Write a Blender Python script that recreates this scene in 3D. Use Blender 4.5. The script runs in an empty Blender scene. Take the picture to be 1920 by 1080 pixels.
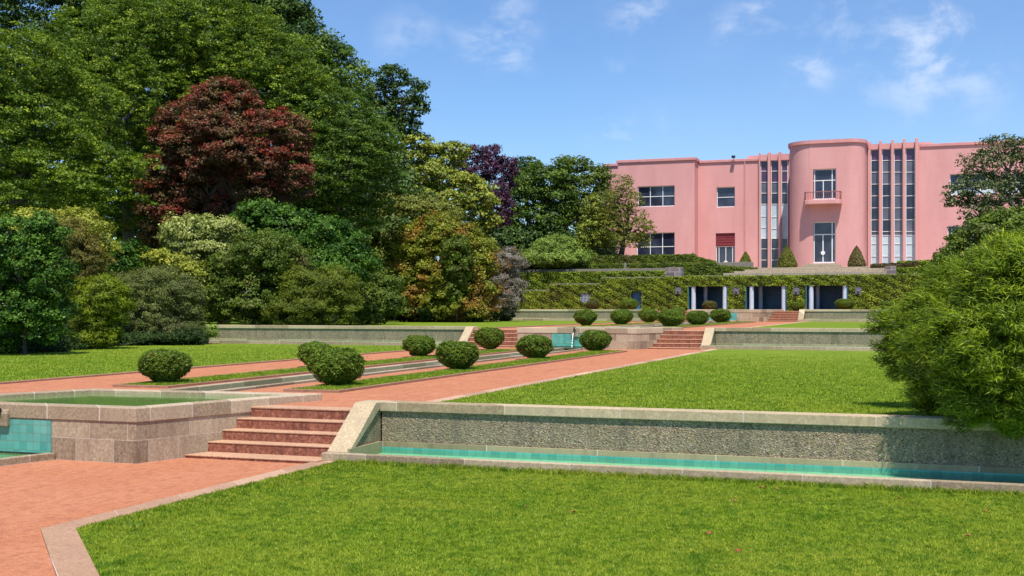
import bpy, math, random
import numpy as np
C = bpy.context.scene.collection
R_ = math.radians
rng = np.random.default_rng(7)
random.seed(7)
# ------------------------------------------------------------------ camera model
F = 2224.0; H = 2.5; HY = 578.0; TH = math.atan(790 / F)
S_, C_ = math.sin(TH), math.cos(TH)
def xat(px, Y):
    u = (px - 960) / F; t = Y / (C_ + u * S_); return t * (-S_ + u * C_)
def tat(px, Y):
    u = (px - 960) / F; return Y / (C_ + u * S_)
def zat(px, py, Y): return H - (py - HY) * tat(px, Y) / F
def dep(px, py, t):
    u = (px - 960) / F; return (t * (-S_ + u * C_), t * (C_ + u * S_), H - (py - HY) * t / F)
def gnd(px, py, z):
    return dep(px, py, F * (H - z) / (py - HY))
cam = bpy.data.cameras.new('camera'); co = bpy.data.objects.new('camera', cam); C.objects.link(co)
co.location = (0, 0, H); co.rotation_euler = (R_(90), 0, TH)
cam.lens = F / 1920 * 36; cam.sensor_width = 36; cam.shift_y = 38 / 1920; cam.clip_end = 5000; cam.clip_start = .1
bpy.context.scene.camera = co
# ------------------------------------------------------------------ light
sunv = np.array([.19, -.42, 1.0]); sunv /= np.linalg.norm(sunv)
el = math.asin(sunv[2]); az = math.atan2(sunv[0], sunv[1])
W = bpy.data.worlds.new('World'); bpy.context.scene.world = W; W.use_nodes = True
nt = W.node_tree; nt.nodes.clear()
def N(nt, typ, **kw):
    n = nt.nodes.new(typ)
    for k, v in kw.items():
        if k.startswith('i_'): n.inputs[k[2:].replace('_', ' ')].default_value = v
        elif k.startswith('n_'): n.inputs[int(k[2:])].default_value = v
        else: setattr(n, k, v)
    return n
def L(nt, a, b): nt.links.new(a, b)
sky = N(nt, 'ShaderNodeTexSky', sky_type='NISHITA', sun_disc=False, sun_elevation=el, sun_rotation=az, altitude=0, air_density=1.0, dust_density=.12, ozone_density=4.0)
tc = N(nt, 'ShaderNodeTexCoord')
nz = N(nt, 'ShaderNodeTexNoise', i_Scale=16.0, i_Detail=12.0, i_Roughness=.58, i_Distortion=.25)
mp = N(nt, 'ShaderNodeMapping'); mp.inputs['Scale'].default_value = (1, 1, 1.6); mp.inputs['Location'].default_value = (3.1, .4, .2)
L(nt, tc.outputs['Generated'], mp.inputs['Vector']); L(nt, mp.outputs[0], nz.inputs['Vector'])
prev = None
for px, py, r, a in ((925, 55, 75, .95), (960, 100, 50, .7), (1425, 25, 50, .7), (1465, 60, 42, .7), (1760, 75, 135, 1.0), (1830, 95, 70, .8), (1520, 125, 50, .85), (1625, 100, 65, .7), (1150, 275, 60, .75), (1270, 235, 40, .6),
                     (1195, 15, 60, .7), (1185, 145, 50, .55), (770, 80, 60, .5), (1560, 10, 80, .6), (1375, 55, 40, .7)):
    v = np.array(dep(px, py, 1.0)) - np.array([0, 0, H]); v /= np.linalg.norm(v)
    d = N(nt, 'ShaderNodeVectorMath', operation='DISTANCE'); L(nt, tc.outputs['Generated'], d.inputs[0]); d.inputs[1].default_value = tuple(v)
    m = N(nt, 'ShaderNodeMapRange', interpolation_type='SMOOTHSTEP'); L(nt, d.outputs['Value'], m.inputs['Value'])
    m.inputs['From Min'].default_value = 0; m.inputs['From Max'].default_value = r * 1.5 / F; m.inputs['To Min'].default_value = a; m.inputs['To Max'].default_value = 0
    if prev is None: prev = m.outputs[0]
    else:
        mx = N(nt, 'ShaderNodeMath', operation='MAXIMUM'); L(nt, prev, mx.inputs[0]); L(nt, m.outputs[0], mx.inputs[1]); prev = mx.outputs[0]
nr = N(nt, 'ShaderNodeMapRange', interpolation_type='SMOOTHSTEP'); L(nt, nz.outputs[0], nr.inputs['Value'])
nr.inputs['From Min'].default_value = .46; nr.inputs['From Max'].default_value = .70
ml = N(nt, 'ShaderNodeMath', operation='MULTIPLY'); L(nt, prev, ml.inputs[0]); L(nt, nr.outputs[0], ml.inputs[1]); nr.inputs['To Max'].default_value = .62
# a very thin milky veil everywhere
nz2 = N(nt, 'ShaderNodeTexNoise', i_Scale=2.5, i_Detail=6.0, i_Roughness=.6); L(nt, mp.outputs[0], nz2.inputs['Vector'])
v2 = N(nt, 'ShaderNodeMapRange'); L(nt, nz2.outputs[0], v2.inputs['Value']); v2.inputs['From Min'].default_value = .42; v2.inputs['From Max'].default_value = .8; v2.inputs['To Max'].default_value = .10
ad = N(nt, 'ShaderNodeMath', operation='ADD', use_clamp=True); L(nt, ml.outputs[0], ad.inputs[0]); L(nt, v2.outputs[0], ad.inputs[1])
gm = N(nt, 'ShaderNodeHueSaturation'); gm.inputs['Saturation'].default_value = 1.08; gm.inputs['Value'].default_value = 1.0; L(nt, sky.outputs[0], gm.inputs['Color'])
mixc = N(nt, 'ShaderNodeMixRGB'); L(nt, ad.outputs[0], mixc.inputs['Fac']); tn_ = N(nt, 'ShaderNodeMixRGB', blend_type='MULTIPLY'); tn_.inputs[0].default_value = 1; L(nt, gm.outputs[0], tn_.inputs[1]); tn_.inputs[2].default_value = (.74, .81, .92, 1); L(nt, tn_.outputs[0], mixc.inputs[1]); mixc.inputs[2].default_value = (5.6, 6.0, 6.8, 1)
bg = N(nt, 'ShaderNodeBackground'); bg.inputs['Strength'].default_value = .13; L(nt, mixc.outputs[0], bg.inputs['Color'])
wo = N(nt, 'ShaderNodeOutputWorld'); L(nt, bg.outputs[0], wo.inputs['Surface'])
sl = bpy.data.lights.new('sun', 'SUN'); sl.energy = 4.6; sl.angle = R_(.5); sl.color = (1, .94, .83)
so = bpy.data.objects.new('sun', sl); C.objects.link(so)
from mathutils import Vector
so.rotation_euler = Vector(sunv).to_track_quat('Z', 'Y').to_euler(); so.location = (0, 0, 60)
vs = bpy.context.scene.view_settings; vs.view_transform = 'Standard'; vs.look = 'None'; vs.gamma = 1; vs.exposure = .40
cy = bpy.context.scene.cycles; cy.max_bounces = 5; cy.diffuse_bounces = 3; cy.glossy_bounces = 3; cy.transmission_bounces = 3; cy.transparent_max_bounces = 6; cy.caustics_reflective = False; cy.caustics_refractive = False
# ------------------------------------------------------------------ materials
def srgb(r, g, b):
    f = lambda c: ((c / 255 + .055) / 1.055) ** 2.4 if c > 10 else c / 255 / 12.92
    return (f(r), f(g), f(b), 1)
def base(name, rough=.8, spec=.3):
    m = bpy.data.materials.new(name); m.use_nodes = True; t = m.node_tree; b = t.nodes['Principled BSDF']
    b.inputs['Roughness'].default_value = rough; b.inputs['Specular IOR Level'].default_value = spec
    return m, t, b
def pos(t): return N(t, 'ShaderNodeNewGeometry').outputs['Position']
def noise(t, vec, sc, det=5, ro=.6, dist=0):
    n = N(t, 'ShaderNodeTexNoise'); n.inputs['Scale'].default_value = sc; n.inputs['Detail'].default_value = det; n.inputs['Roughness'].default_value = ro; n.inputs['Distortion'].default_value = dist
    L(t, vec, n.inputs['Vector']); return n.outputs[0]
def ramp(t, fac, stops):
    r = N(t, 'ShaderNodeValToRGB'); e = r.color_ramp.elements
    while len(e) < len(stops): e.new(.5)
    for i, (p, c) in enumerate(stops): e[i].position = p; e[i].color = tuple(c)[:3] + (1,)
    L(t, fac, r.inputs[0]); return r.outputs[0]
def mixc_(t, fac, a, b, mode='MIX'):
    m = N(t, 'ShaderNodeMixRGB', blend_type=mode)
    if isinstance(fac, float): m.inputs[0].default_value = fac
    else: L(t, fac, m.inputs[0])
    for i, q in ((1, a), (2, b)):
        if isinstance(q, tuple): m.inputs[i].default_value = tuple(q)[:3] + (1,)
        else: L(t, q, m.inputs[i])
    return m.outputs[0]
def bump(t, b, h, st, d):
    n = N(t, 'ShaderNodeBump'); n.inputs['Strength'].default_value = st; n.inputs['Distance'].default_value = d
    L(t, h, n.inputs['Height']); L(t, n.outputs[0], b.inputs['Normal'])
def mapr(t, v, a, b, c=0., d=1.):
    m = N(t, 'ShaderNodeMapRange'); L(t, v, m.inputs[0]); m.inputs[1].default_value = a; m.inputs[2].default_value = b; m.inputs[3].default_value = c; m.inputs[4].default_value = d
    return m.outputs[0]
def scaled(t, v, s):
    m = N(t, 'ShaderNodeMapping'); m.inputs['Scale'].default_value = s; L(t, v, m.inputs[0]); return m.outputs[0]
def wallvec(t):                       # (x+y, z) for joint patterns on any upright face
    s = N(t, 'ShaderNodeSeparateXYZ'); L(t, pos(t), s.inputs[0])
    a = N(t, 'ShaderNodeMath', operation='ADD'); L(t, s.outputs[0], a.inputs[0]); L(t, s.outputs[1], a.inputs[1])
    c = N(t, 'ShaderNodeCombineXYZ'); L(t, a.outputs[0], c.inputs[0]); L(t, s.outputs[2], c.inputs[1]); return c.outputs[0]
def brick(t, vec, w, h, mort, off=.5, smooth=.1, shift=(0, 0, 0)):
    m = N(t, 'ShaderNodeMapping'); m.inputs['Location'].default_value = shift; L(t, vec, m.inputs[0])
    b = N(t, 'ShaderNodeTexBrick', offset=off); b.inputs['Scale'].default_value = 1; b.inputs['Brick Width'].default_value = w; b.inputs['Row Height'].default_value = h
    b.inputs['Mortar Size'].default_value = mort; b.inputs['Mortar Smooth'].default_value = smooth
    b.inputs['Color1'].default_value = (0, 0, 0, 1); b.inputs['Color2'].default_value = (1, 1, 1, 1); b.inputs['Mortar'].default_value = (.5, .5, .5, 1)
    L(t, m.outputs[0], b.inputs['Vector']); return b.outputs['Color'], b.outputs['Fac']
def stone(name, c1, c2, c3, fine=55, joints=None, stain=.5, bs=.35, bd=.004, jointcol=(.62, .56, .5), staincol=(.07, .055, .045)):
    m, t, b = base(name, .85, .25); p = pos(t)
    sp = noise(t, p, fine, 4, .75); col = ramp(t, sp, [(.32, c1), (.5, c2), (.68, c3)])
    big = noise(t, p, 1.3, 6, .65); col = mixc_(t, mapr(t, big, .3, .7, 0, .55), col, tuple(x * .62 for x in c2[:3]))
    if stain:
        dr = noise(t, scaled(t, p, (5, 5, .7)), 1.4, 6, .6); col = mixc_(t, mapr(t, dr, .5, .78, 0, stain), col, staincol)
    if joints:
        bc, bf = brick(t, wallvec(t), *joints)
        col = mixc_(t, .35, col, mixc_(t, bc, tuple(x * .65 for x in c1[:3]), tuple(min(1, x * 1.15) for x in c3[:3])), 'MIX')
        col = mixc_(t, mapr(t, bf, 0, 1, 0, .7), col, jointcol)
    L(t, col, b.inputs['Base Color']); bump(t, b, sp, bs, bd); return m
def flat(name, c, rough=.6, spec=.3, var=.12, sc=3, metal=0):
    m, t, b = base(name, rough, spec); n = noise(t, pos(t), sc, 5)
    L(t, mixc_(t, mapr(t, n, .3, .7), tuple(x * (1 - var) for x in c[:3]), tuple(min(1, x * (1 + var)) for x in c[:3])), b.inputs['Base Color'])
    b.inputs['Metallic'].default_value = metal; return m
def leafmat(name, cols, rough=.5, trans=.28, spec=.25, tint=None):
    cols = [tuple(x * 1.3 for x in c) for c in cols]; spec = min(spec, .3); rough = max(rough, .5)
    m, t, b = base(name, rough, spec)
    at = N(t, 'ShaderNodeAttribute', attribute_name='v')
    n = len(cols); col = ramp(t, at.outputs['Fac'], [(.05 + .9 * i / (n - 1), c) for i, c in enumerate(cols)])
    lg = noise(t, pos(t), .45, 4); col = mixc_(t, mapr(t, lg, .35, .65, 0, .35), col, tuple(x * .7 for x in cols[0][:3]))
    if tint:                                  # patches of another leaf colour (tint colour, scale, low, high)
        tn = noise(t, pos(t), tint[1], 4, .55); col = mixc_(t, mapr(t, tn, tint[2], tint[3]), col, mixc_(t, at.outputs['Fac'], tuple(x * .6 for x in tint[0][:3]), tuple(x * 1.2 for x in tint[0][:3])))
    L(t, col, b.inputs['Base Color'])
    tr = N(t, 'ShaderNodeBsdfTranslucent'); L(t, mixc_(t, 1.0, col, (1.15, 1.2, .6), 'MULTIPLY'), tr.inputs['Color'])
    mx = N(t, 'ShaderNodeMixShader'); mx.inputs[0].default_value = trans; L(t, b.outputs[0], mx.inputs[1]); L(t, tr.outputs[0], mx.inputs[2])
    L(t, mx.outputs[0], t.nodes['Material Output'].inputs['Surface']); return m
MT = {}
# red gravel
m, t, b = base('red_gravel', .95, .15); p = pos(t)
f1 = noise(t, p, 45, 5, .75); f2 = noise(t, scaled(t, p, (1, .6, 1)), 1.1, 7, .62); f3 = noise(t, p, 7, 5, .6)
col = ramp(t, f1, [(.3, (.24, .078, .034)), (.48, (.44, .168, .082)), (.56, (.49, .192, .096)), (.74, (.62, .33, .22))])
col = mixc_(t, mapr(t, f2, .35, .7, 0, .45), col, (.56, .26, .155)); col = mixc_(t, mapr(t, f3, .48, .68, 0, .6), col, (.31, .105, .06)); f5 = noise(t, p, 17, 4, .8); col = mixc_(t, mapr(t, f5, .5, .64, 0, .3), col, (.60, .29, .17)); col = mixc_(t, mapr(t, f5, .5, .36, 0, .32), col, (.29, .10, .055)); f4 = noise(t, scaled(t, p, (2.2, .7, 1)), 3.3, 8, .75); col = mixc_(t, mapr(t, f4, .5, .66, 0, .6), col, (.28, .105, .065))
L(t, col, b.inputs['Base Color']); bump(t, b, f1, .8, .01); MT['gravel'] = m
# lawn soil/turf under the blades
def turf(name, dark=1.0):
    m, t, b = base(name, .9, .1); p = pos(t)
    a = noise(t, scaled(t, p, (1, 1, 1)), 28, 6, .8); g = noise(t, scaled(t, p, (.35, 1, 1)), .55, 6, .62, .4); g2 = noise(t, p, 3.2, 5, .65)
    col = ramp(t, a, [(.3, (.05, .095, .006)), (.5, (.12, .20, .012)), (.7, (.21, .30, .02))])
    col = mixc_(t, mapr(t, g, .42, .7, 0, .6), col, (.23, .26, .03)); col = mixc_(t, mapr(t, g2, .5, .72, 0, .55), col, (.06, .135, .009)); g3 = noise(t, scaled(t, p, (.5, 1, 1)), 1.3, 6, .7); col = mixc_(t, mapr(t, g3, .48, .62, 0, .45), col, (.24, .28, .03))
    L(t, col, b.inputs['Base Color']); bump(t, b, a, .8, .02); return m
MT['turf'] = turf('turf'); MT['soil'] = flat('bare_earth', (.05, .055, .02), .95, .1, .4, 2)
m, t, b = base('grass_blades', .5, .3)
at = N(t, 'ShaderNodeAttribute', attribute_name='v'); p = pos(t)
g = noise(t, scaled(t, p, (.45, 1, 1)), .6, 6, .62, .4); g2 = noise(t, p, 1.7, 8, .72, .3)
col = ramp(t, at.outputs['Fac'], [(0, (.085, .17, .008)), (.4, (.235, .37, .016)), (.75, (.39, .50, .026)), (1, (.60, .56, .12))])
col = mixc_(t, mapr(t, g, .42, .7, 0, .55), col, (.50, .50, .06)); col = mixc_(t, mapr(t, g2, .5, .6, 0, .8), col, (.095, .23, .008)); g3 = noise(t, p, 9.0, 5, .7); col = mixc_(t, mapr(t, g3, .5, .58, 0, .65), col, (.48, .54, .05)); g4 = noise(t, scaled(t, p, (1.3, 1, 1)), 5.5, 5, .7); col = mixc_(t, mapr(t, g4, .52, .6, 0, .75), col, (.08, .19, .006))
L(t, col, b.inputs['Base Color']); tr = N(t, 'ShaderNodeBsdfTranslucent'); L(t, col, tr.inputs[0]); mx = N(t, 'ShaderNodeMixShader'); mx.inputs[0].default_value = .35
L(t, b.outputs[0], mx.inputs[1]); L(t, tr.outputs[0], mx.inputs[2]); L(t, mx.outputs[0], t.nodes['Material Output'].inputs[0]); MT['grass'] = m
MT['coping'] = stone('sandy_granite', (.25, .175, .10), (.46, .35, .21), (.68, .56, .385), 24, (1.95, 9, .008, 0), .75, staincol=(.20, .17, .13))
MT['coping_side'] = stone('weathered_granite', (.20, .14, .09), (.38, .29, .185), (.64, .53, .37), 24, (1.7, 9, .008, 0), .7, staincol=(.16, .12, .10))
MT['fount'] = stone('pinkish_granite', (.15, .105, .065), (.37, .28, .185), (.64, .53, .38), 26, (.74, .37, .004, .37), 1.0, staincol=(.13, .06, .04))
MT['fountcop'] = stone('pale_pink_granite', (.22, .155, .10), (.46, .35, .23), (.72, .60, .44), 26, (1.05, 9, .012, 0), .45, staincol=(.2, .12, .08))
MT['step'] = stone('red_stone', (.12, .035, .025), (.29, .105, .065), (.50, .25, .17), 17, None, 1.0, .3, .003, staincol=(.09, .035, .025))
MT['tread'] = stone('worn_pink_stone', (.36, .17, .10), (.54, .32, .20), (.68, .47, .32), 35, None, .2, .3, .003)
MT['kerb'] = stone('rosy_stone_kerb', (.31, .16, .10), (.50, .30, .19), (.66, .47, .33), 26, (1.3, 9, .004, 0), .35, staincol=(.2, .1, .07))
MT['thinkerb'] = stone('brown_stone_edging', (.24, .12, .075), (.38, .2, .13), (.5, .3, .2), 50, None, .4)
# pebbledash wall
m, t, b = base('pebbledash', .9, .2); p = pos(t)
vo = N(t, 'ShaderNodeTexVoronoi'); vo.inputs['Scale'].default_value = 48; L(t, p, vo.inputs['Vector'])
sv = N(t, 'ShaderNodeSeparateColor'); L(t, vo.outputs['Color'], sv.inputs[0])
col = ramp(t, sv.outputs[0], [(0, (.10, .065, .045)), (.25, (.26, .19, .12)), (.5, (.33, .27, .15)), (.7, (.24, .17, .17)), (.85, (.40, .25, .18)), (1, (.50, .42, .31))])
col = mixc_(t, mapr(t, noise(t, p, .9, 5, .6), .35, .65, 0, .4), col, (.17, .17, .10)); dr = noise(t, scaled(t, p, (4, 4, .5)), 1.2, 6, .6)
col = mixc_(t, mapr(t, dr, .48, .72, 0, .5), col, (.085, .08, .06)); L(t, col, b.inputs['Base Color']); bump(t, b, vo.outputs['Distance'], 1.0, .012); MT['pebble'] = m
MT['plinth'] = stone('damp_stone', (.22, .17, .095), (.36, .30, .17), (.48, .41, .26), 40, (1.9, 9, .01, 0), .6)
MT['greystone'] = stone('grey_lichen_stone', (.14, .12, .1), (.27, .24, .2), (.42, .38, .33), 30, None, .5)
MT['palestep'] = stone('pale_garden_stone', (.28, .22, .15), (.44, .36, .26), (.56, .48, .37), 14, None, .5, staincol=(.14, .1, .08))
MT['block'] = stone('purplish_stone', (.12, .09, .09), (.24, .18, .18), (.36, .29, .29), 20, (.8, .4, .02, .5), .5)
# turquoise tiles
def tiles(name, c1, c2):
    m, t, b = base(name, .18, .5); p = pos(t)
    bc, bf = brick(t, wallvec(t), .14, .14, .004, 0)
    col = mixc_(t, bc, c1, c2); col = mixc_(t, mapr(t, noise(t, p, 2.2, 5), .35, .7, 0, .45), col, tuple(x * .8 for x in c1)); col = mixc_(t, bf, col, (.16, .2, .13)); L(t, col, b.inputs['Base Color']); return m
MT['tile'] = tiles('turquoise_tiles', (.07, .33, .30), (.15, .46, .40))
m, t, b = base('basin_tiles', .3, .3); p = pos(t); br = N(t, 'ShaderNodeTexBrick', offset=0); L(t, p, br.inputs['Vector'])
br.inputs['Scale'].default_value = 1; br.inputs['Brick Width'].default_value = .3; br.inputs['Row Height'].default_value = .3; br.inputs['Mortar Size'].default_value = .006
br.inputs['Color1'].default_value = (.2, .5, .36, 1); br.inputs['Color2'].default_value = (.26, .58, .4, 1); br.inputs['Mortar'].default_value = (.1, .25, .12, 1)
L(t, mixc_(t, mapr(t, noise(t, p, 1.5, 5), .35, .7, 0, .5), br.outputs[0], (.42, .55, .26)), b.inputs['Base Color']); MT['basin'] = m
def water(name, col, tint, trans):
    m, t, b = base(name, .03, .5); p = pos(t)
    b.inputs['Base Color'].default_value = col + (1,); b.inputs['IOR'].default_value = 1.33
    h = noise(t, scaled(t, p, (1.2, 3.5, 1)), 2.6, 4, .55, .5); bump(t, b, h, .12, .02)
    if trans:
        tb = N(t, 'ShaderNodeBsdfTransparent'); tb.inputs[0].default_value = tint + (1,); gl = N(t, 'ShaderNodeBsdfGlossy'); gl.inputs['Roughness'].default_value = .04
        fr = N(t, 'ShaderNodeFresnel'); fr.inputs[0].default_value = 1.33; nb = t.nodes['Bump']; L(t, nb.outputs[0], gl.inputs['Normal'])
        mx = N(t, 'ShaderNodeMixShader'); L(t, mapr(t, fr.outputs[0], 0, 1, 0, .4), mx.inputs[0]); L(t, tb.outputs[0], mx.inputs[1]); L(t, gl.outputs[0], mx.inputs[2]); L(t, mx.outputs[0], t.nodes['Material Output'].inputs[0])
    return m
MT['water_green'] = water('green_pool_water', (.11, .22, .055), None, False)
MT['water_clear'] = water('shallow_water', (.1, .4, .3), (.86, 1, .93), True)
# house
m, t, b = base('pink_render', .85, .2); p = pos(t)
n1 = noise(t, scaled(t, p, (1, 1, .35)), .55, 6, .6); n2 = noise(t, scaled(t, p, (.5, .5, 6)), 1.2, 4, .5); n3 = noise(t, p, 9, 5, .7)
col = ramp(t, n1, [(.3, (.63, .31, .295)), (.55, (.69, .35, .335)), (.75, (.73, .385, .365))]); col = mixc_(t, mapr(t, n2, .45, .75, 0, .22), col, (.66, .255, .25))
dr = noise(t, scaled(t, p, (2.5, 2.5, .18)), 1.0, 6, .65); col = mixc_(t, mapr(t, dr, .55, .8, 0, .25), col, (.46, .235, .235)); L(t, col, b.inputs['Base Color']); bump(t, b, n3, .15, .01); MT['pink'] = m
MT['pinkcap'] = flat('pink_cornice', (.64, .30, .30), .8, .2, .1, 1.5)
MT['white'] = flat('white_metal', (.8, .8, .8), .4, .4, .05)
MT['redblind'] = flat('dark_red_shutter', (.24, .04, .05), .6, .3, .2, 4); MT['iron'] = flat('rusty_iron_rail', (.26, .10, .09), .6, .4, .2)
MT['bluecol'] = flat('pale_blue_plaster', (.50, .60, .70), .7, .3, .1, 2); MT['tealjamb'] = flat('teal_plaster', (.03, .15, .2), .6, .3, .1)
MT['darkblue'] = flat('dark_blue_tiles', (.04, .15, .27), .4, .4, .3, 2); MT['black'] = flat('dark_metal', (.02, .02, .025), .5, .4, .2)
MT['blueplaque'] = flat('blue_grey_plaque', (.13, .14, .18), .6, .3, .2, 6)
def glass(name, c, c2, rough=.05, mixv=.5):
    m, t, b = base(name, rough, .6); n = noise(t, scaled(t, pos(t), (.6, .6, .5)), 1.1, 3, .5); L(t, mixc_(t, mapr(t, n, .42, .6), c, c2), b.inputs['Base Color']); return m
MT['glass'] = glass('dark_glass', (.018, .022, .045), (.045, .055, .09)); MT['glass_grey'] = glass('greyish_glass', (.09, .10, .14), (.14, .15, .19), .12)
MT['glass_purple'] = glass('purple_blind_glass', (.10, .035, .11), (.05, .03, .08), .15); MT['glass_pale'] = glass('pale_blind_glass', (.46, .58, .66), (.55, .68, .74), .2)
MT['bark'] = stone('bark', (.035, .028, .022), (.085, .07, .055), (.16, .14, .12), 12, None, .3, .6, .02)
MT['palebark'] = stone('grey_bark', (.10, .09, .08), (.2, .18, .15), (.33, .3, .26), 9, None, .3, .5, .02)
# ------------------------------------------------------------------ object helpers
ROOT = {}
def thing(name, label, cat, loc=(0, 0, 0), group=None):
    o = bpy.data.objects.new(name, None); C.objects.link(o); o.location = loc; o.empty_display_size = .3
    o['label'] = label; o['category'] = cat
    if group: o['group'] = group
    return o
def worldloc(o):
    v = Vector((0, 0, 0))
    while o is not None: v += o.location; o = o.parent
    return v
def mk(name, verts, faces, mat, parent=None, label=None, cat=None, group=None, kind=None, smooth=False, bevel=0, origin=None, vcol=None):
    verts = np.asarray(verts, dtype=np.float32).reshape(-1, 3)
    off = np.array(worldloc(parent)) if parent is not None else (np.array(origin) if origin is not None else np.zeros(3))
    me = bpy.data.meshes.new(name); vv = (verts - off).astype(np.float32)
    if isinstance(faces, np.ndarray):
        k = faces.shape[1]; nf = len(faces)
        me.vertices.add(len(vv)); me.vertices.foreach_set('co', vv.ravel()); me.loops.add(nf * k); me.loops.foreach_set('vertex_index', faces.astype(np.int32).ravel())
        me.polygons.add(nf); me.polygons.foreach_set('loop_start', np.arange(0, nf * k, k, dtype=np.int32)); me.update(calc_edges=True)
    else: me.from_pydata([tuple(v) for v in vv], [], faces); me.update()
    if vcol is not None:
        a = me.attributes.new('v', 'FLOAT', 'FACE'); a.data.foreach_set('value', np.asarray(vcol, dtype=np.float32))
    me.materials.append(mat)
    if smooth: me.polygons.foreach_set('use_smooth', np.ones(len(me.polygons), dtype=bool))
    o = bpy.data.objects.new(name, me); C.objects.link(o)
    if parent is not None: o.parent = parent
    elif origin is not None: o.location = origin
    if label: o['label'] = label
    if cat: o['category'] = cat
    if group: o['group'] = group
    if kind: o['kind'] = kind
    if bevel:
        bm = o.modifiers.new('bevel', 'BEVEL'); bm.width = bevel; bm.segments = 2; bm.limit_method = 'ANGLE'
    return o
class MB:
    def __init__(s): s.v = []; s.f = []
    def add(s, vs, fs):
        n = len(s.v); s.v += [tuple(v) for v in vs]; s.f += [tuple(i + n for i in f) for f in fs]; return s
    def box(s, x0, x1, y0, y1, z0, z1):
        x0, x1 = min(x0, x1), max(x0, x1)
        return s.add([(x0, y0, z0), (x1, y0, z0), (x1, y1, z0), (x0, y1, z0), (x0, y0, z1), (x1, y0, z1), (x1, y1, z1), (x0, y1, z1)],
                     [(0, 3, 2, 1), (4, 5, 6, 7), (0, 1, 5, 4), (1, 2, 6, 5), (2, 3, 7, 6), (3, 0, 4, 7)])
    def prism(s, pts, z0, z1):
        ar = sum(pts[i][0] * pts[(i + 1) % len(pts)][1] - pts[(i + 1) % len(pts)][0] * pts[i][1] for i in range(len(pts)))
        if ar < 0: pts = pts[::-1]
        n = len(pts); zz = z1 if hasattr(z1, '__len__') else [z1] * n
        return s.add([(p[0], p[1], z0) for p in pts] + [(p[0], p[1], zz[i]) for i, p in enumerate(pts)], [tuple(range(n))[::-1], tuple(range(n, 2 * n))] + [(i, (i + 1) % n, n + (i + 1) % n, n + i) for i in range(n)])
    def xprism(s, yz, x0, x1):       # profile in y,z swept along x
        n = len(yz); return s.add([(x0, y, z) for y, z in yz] + [(x1, y, z) for y, z in yz], [tuple(range(n)), tuple(range(n, 2 * n))[::-1]] + [(i, n + i, n + (i + 1) % n, (i + 1) % n) for i in range(n)])
    def ring(s, outer, inner, z0, z1):
        n = len(outer); V = [(p[0], p[1], z0) for p in outer] + [(p[0], p[1], z0) for p in inner] + [(p[0], p[1], z1) for p in outer] + [(p[0], p[1], z1) for p in inner]
        f = []
        for i in range(n):
            j = (i + 1) % n
            f += [(i, j, 2 * n + j, 2 * n + i), (n + j, n + i, 3 * n + i, 3 * n + j), (2 * n + i, 2 * n + j, 3 * n + j, 3 * n + i), (j, i, n + i, n + j)]
        return s.add(V, f)
    def tube(s, p0, p1, r0, r1=None, n=6):
        r1 = r0 if r1 is None else r1; p0 = Vector(p0); p1 = Vector(p1); d = (p1 - p0)
        if d.length < 1e-6: return s
        q = d.to_track_quat('Z', 'Y'); V = []
        for p, r in ((p0, r0), (p1, r1)):
            for k in range(n): V.append(tuple(p + q @ Vector((r * math.cos(2 * math.pi * k / n), r * math.sin(2 * math.pi * k / n), 0))))
        return s.add(V, [(k, (k + 1) % n, n + (k + 1) % n, n + k) for k in range(n)] + [tuple(range(n))[::-1], tuple(range(n, 2 * n))])
    def build(s, name, mat, parent=None, **kw): return mk(name, s.v, s.f, MT[mat] if isinstance(mat, str) else mat, parent, **kw)
def sheet(name, pts, z, mat, kind='structure'):
    return mk(name, [(x, y, z) for x, y in pts], [tuple(range(len(pts)))] if sum(pts[i][0] * pts[(i + 1) % len(pts)][1] - pts[(i + 1) % len(pts)][0] * pts[i][1] for i in range(len(pts))) > 0 else [tuple(range(len(pts)))[::-1]], MT[mat], kind=kind)
def rect(x0, x1, y0, y1): return [(x0, y0), (x1, y0), (x1, y1), (x0, y1)]
def inset(poly, d):                   # inward offset of a ccw polygon
    out = []; n = len(poly)
    for i in range(n):
        p, a, b = Vector(poly[i]), Vector(poly[i - 1]), Vector(poly[(i + 1) % n])
        e1 = (p - a).normalized(); e2 = (b - p).normalized(); n1 = Vector((-e1.y, e1.x)); n2 = Vector((-e2.y, e2.x)); m = (n1 + n2); m = m / m.length; out.append(tuple(p + m * (d / max(.3, m.dot(n1)))))
    return out
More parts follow.
